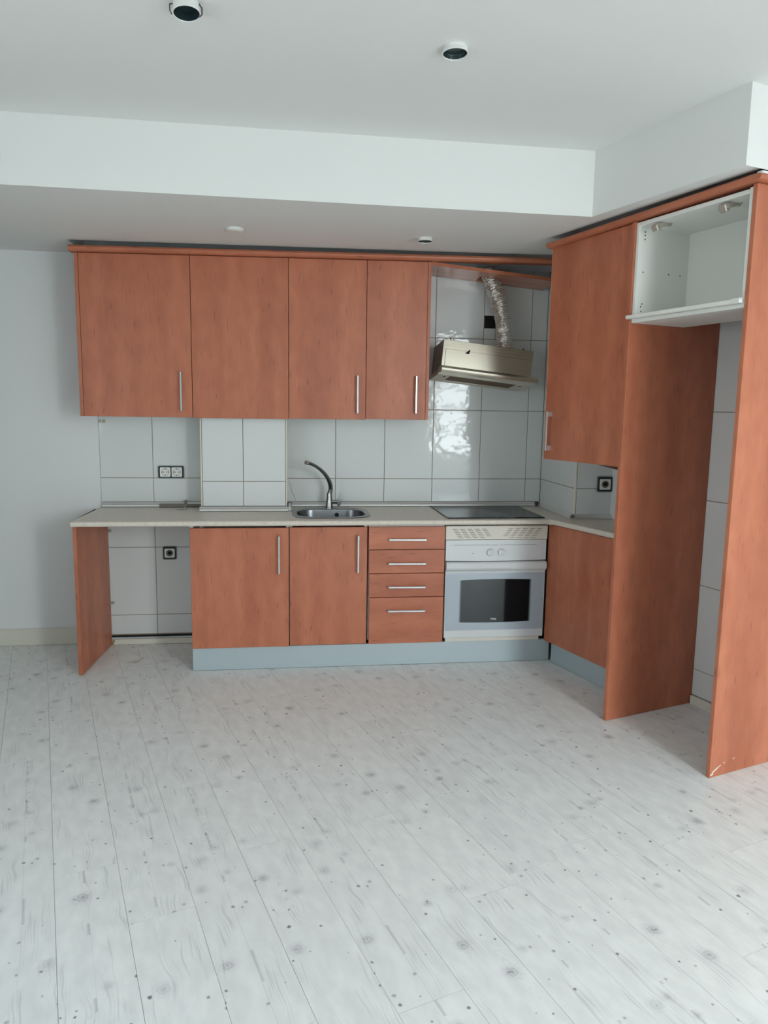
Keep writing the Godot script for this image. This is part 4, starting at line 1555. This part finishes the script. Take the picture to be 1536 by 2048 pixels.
func build_small_things() -> void:
	socket(Vector3(0.0285, 1.0733, 0.0089), 2, "double wall socket with a dark frame above the worktop's left end", false, 0.077)
	socket(Vector3(0.0075, 0.5715, 0.0089), 1, "broken single socket low on the tiles in the empty appliance bay", true)
	socket(Vector3(2.5440, 1.0625, 0.5915), 1, "broken single socket on the corner pillar beside the tall panel", true, 0.090)
	# spotlights
	downlight(Vector3(0.4490, 2.6155, 2.232), Vector3(0.06, -1.0, 0.10), 0.0405, 0.031, "drooping empty spotlight in the upper ceiling at the photo's top edge, left one", true)
	downlight(Vector3(1.2700, 2.6155, 2.102), Vector3(0.02, -1.0, 0.02), 0.0425, 0.019, "empty spotlight in the upper ceiling, right of the drooping one", true)
	downlight(Vector3(1.4385, 2.3400, 0.722), Vector3(0, -1, 0), 0.0400, 0.012, "empty spotlight in the low ceiling in front of the hood", true)
	downlight(Vector3(0.4800, 2.3395, 0.765), Vector3(0, -1, 0), 0.0440, 0.014, "closed white spotlight in the low ceiling over the upper cabinets", false)
	# clamp of the drooping lamp
	var lamp := get_node("downlight")
	org = Vector3.ZERO
	var s := st()
	tube(s, [Vector3(-0.036, -0.004, 0.0), Vector3(-0.044, -0.012, 0.012), Vector3(-0.043, -0.030, 0.016), Vector3(-0.038, -0.040, 0.014)], [0.0016, 0.0018, 0.0018, 0.0016], 8)
	obj("spring_clip", s, M.seal, lamp)
	s = st()
	tube(s, [Vector3(0.036, 0.0, 0.004), Vector3(0.046, -0.016, 0.012), Vector3(0.047, -0.036, 0.020), Vector3(0.040, -0.045, 0.022)], [0.0016, 0.0020, 0.0020, 0.0016], 8)
	obj("spring_clip", s, M.seal, lamp)
	# tool and screws left on the worktop
	var t := thing("hand_tool", Vector3(0.075, 0.8606, 0.052), "grey-brown hand tool with a short crosspiece lying on the worktop", "tool")
	s = st()
	bb(s, Vector3(-0.040, 0.8612, 0.041), Vector3(0.125, 0.8830, 0.062), 0.005)
	obj("handle", s, M.tool, t)
	s = st()
	bb(s, Vector3(0.107, 0.8625, 0.036), Vector3(0.124, 0.9040, 0.052), 0.004)
	obj("crosspiece", s, M.tool, t)
	s = st()
	bb(s, Vector3(0.124, 0.8640, 0.042), Vector3(0.205, 0.8800, 0.052), 0.003)
	obj("blade", s, M.tool, t)
	var sc := thing("screw", Vector3(0.128, 0.8604, 0.150), "shiny screw lying on the worktop in front of the hand tool", "screw")
	s = st()
	tube(s, [Vector3(0.070, 0.8640, 0.150), Vector3(0.085, 0.8645, 0.151), Vector3(0.122, 0.8655, 0.153)], [0.0010, 0.0040, 0.0042], 10)
	tube(s, [Vector3(0.122, 0.8695, 0.153), Vector3(0.130, 0.8697, 0.1545), Vector3(0.133, 0.8697, 0.1550)], [0.0045, 0.0092, 0.0092], 14)
	obj("shank", s, M.zinc, sc)
	# loose skirting strip in the empty bay, its left end torn
	var k := thing("skirting_strip", Vector3(-0.08, 0.0, 0.05), "loose white skirting strip on the floor of the empty bay, torn at left", "skirting")
	s = st()
	extrude(s, PackedVector2Array([Vector2(-0.335, 0.001), Vector2(0.185, 0.003), Vector2(0.185, 0.034), Vector2(-0.325, 0.034), Vector2(-0.338, 0.028), Vector2(-0.330, 0.020), Vector2(-0.341, 0.012)]), 0.030, 0.040, func(p: Vector2, w: float) -> Vector3: return Vector3(p.x, p.y, w + (p.x + 0.3) * 0.02))
	obj("strip", s, M.skirt, k)
	s = st()
	extrude(s, PackedVector2Array([Vector2(-0.352, 0.001), Vector2(-0.334, 0.001), Vector2(-0.330, 0.028), Vector2(-0.346, 0.024)]), 0.030, 0.036, func(p: Vector2, w: float) -> Vector3: return Vector3(p.x, p.y, w))
	obj("torn_core", s, M.mdf, k, "torn brown fibre core at the strip's end")
	# scrap of paper on the floor
	var sp := thing("paper_scrap", Vector3(-0.14, 0.001, 0.35), "small scrap of cream paper on the floor of the empty bay", "paper")
	org = Vector3.ZERO
	s = st()
	for f in [[[-0.055, 0.0006, 0.028], [0.010, 0.0008, 0.032], [0.022, 0.006, -0.004], [-0.004, 0.0012, 0.012]], [[0.010, 0.0008, 0.032], [0.034, 0.010, -0.020], [0.030, 0.013, -0.026], [0.006, 0.002, 0.008]]]:
		var pts := []
		for p in f:
			pts.append(Vector3(p[0], p[1], p[2]))
		var lo := []
		for p in pts:
			lo.append(p - Vector3(0, 0.0005, 0))
		flat(s, pts, UP)
		flat(s, lo, Vector3.DOWN)
		for i in 4:
			flat(s, [pts[i], pts[(i + 1) % 4], lo[(i + 1) % 4], lo[i]], Vector3(0, 0, 1))
	obj("sheet", s, M.paper, sp)
	# two old bits of adhesive tape under the left cabinet
	for q in [[-0.3785, "greyish square of old adhesive under the left upper cabinet, nearer the tile edge", 0], [-0.3560, "yellowish square of old adhesive under the left upper cabinet, further from the tile edge", 1]]:
		var ta := thing("adhesive_pad", Vector3(q[0], 1.376, 0.0092), q[1], "adhesive pad")
		s = st()
		bb(s, Vector3(q[0] - 0.009, 1.366, 0.0090), Vector3(q[0] + 0.009, 1.386, 0.0102), 0.0004)
		obj("pad", s, M.tape if q[2] == 1 else M.pad, ta)
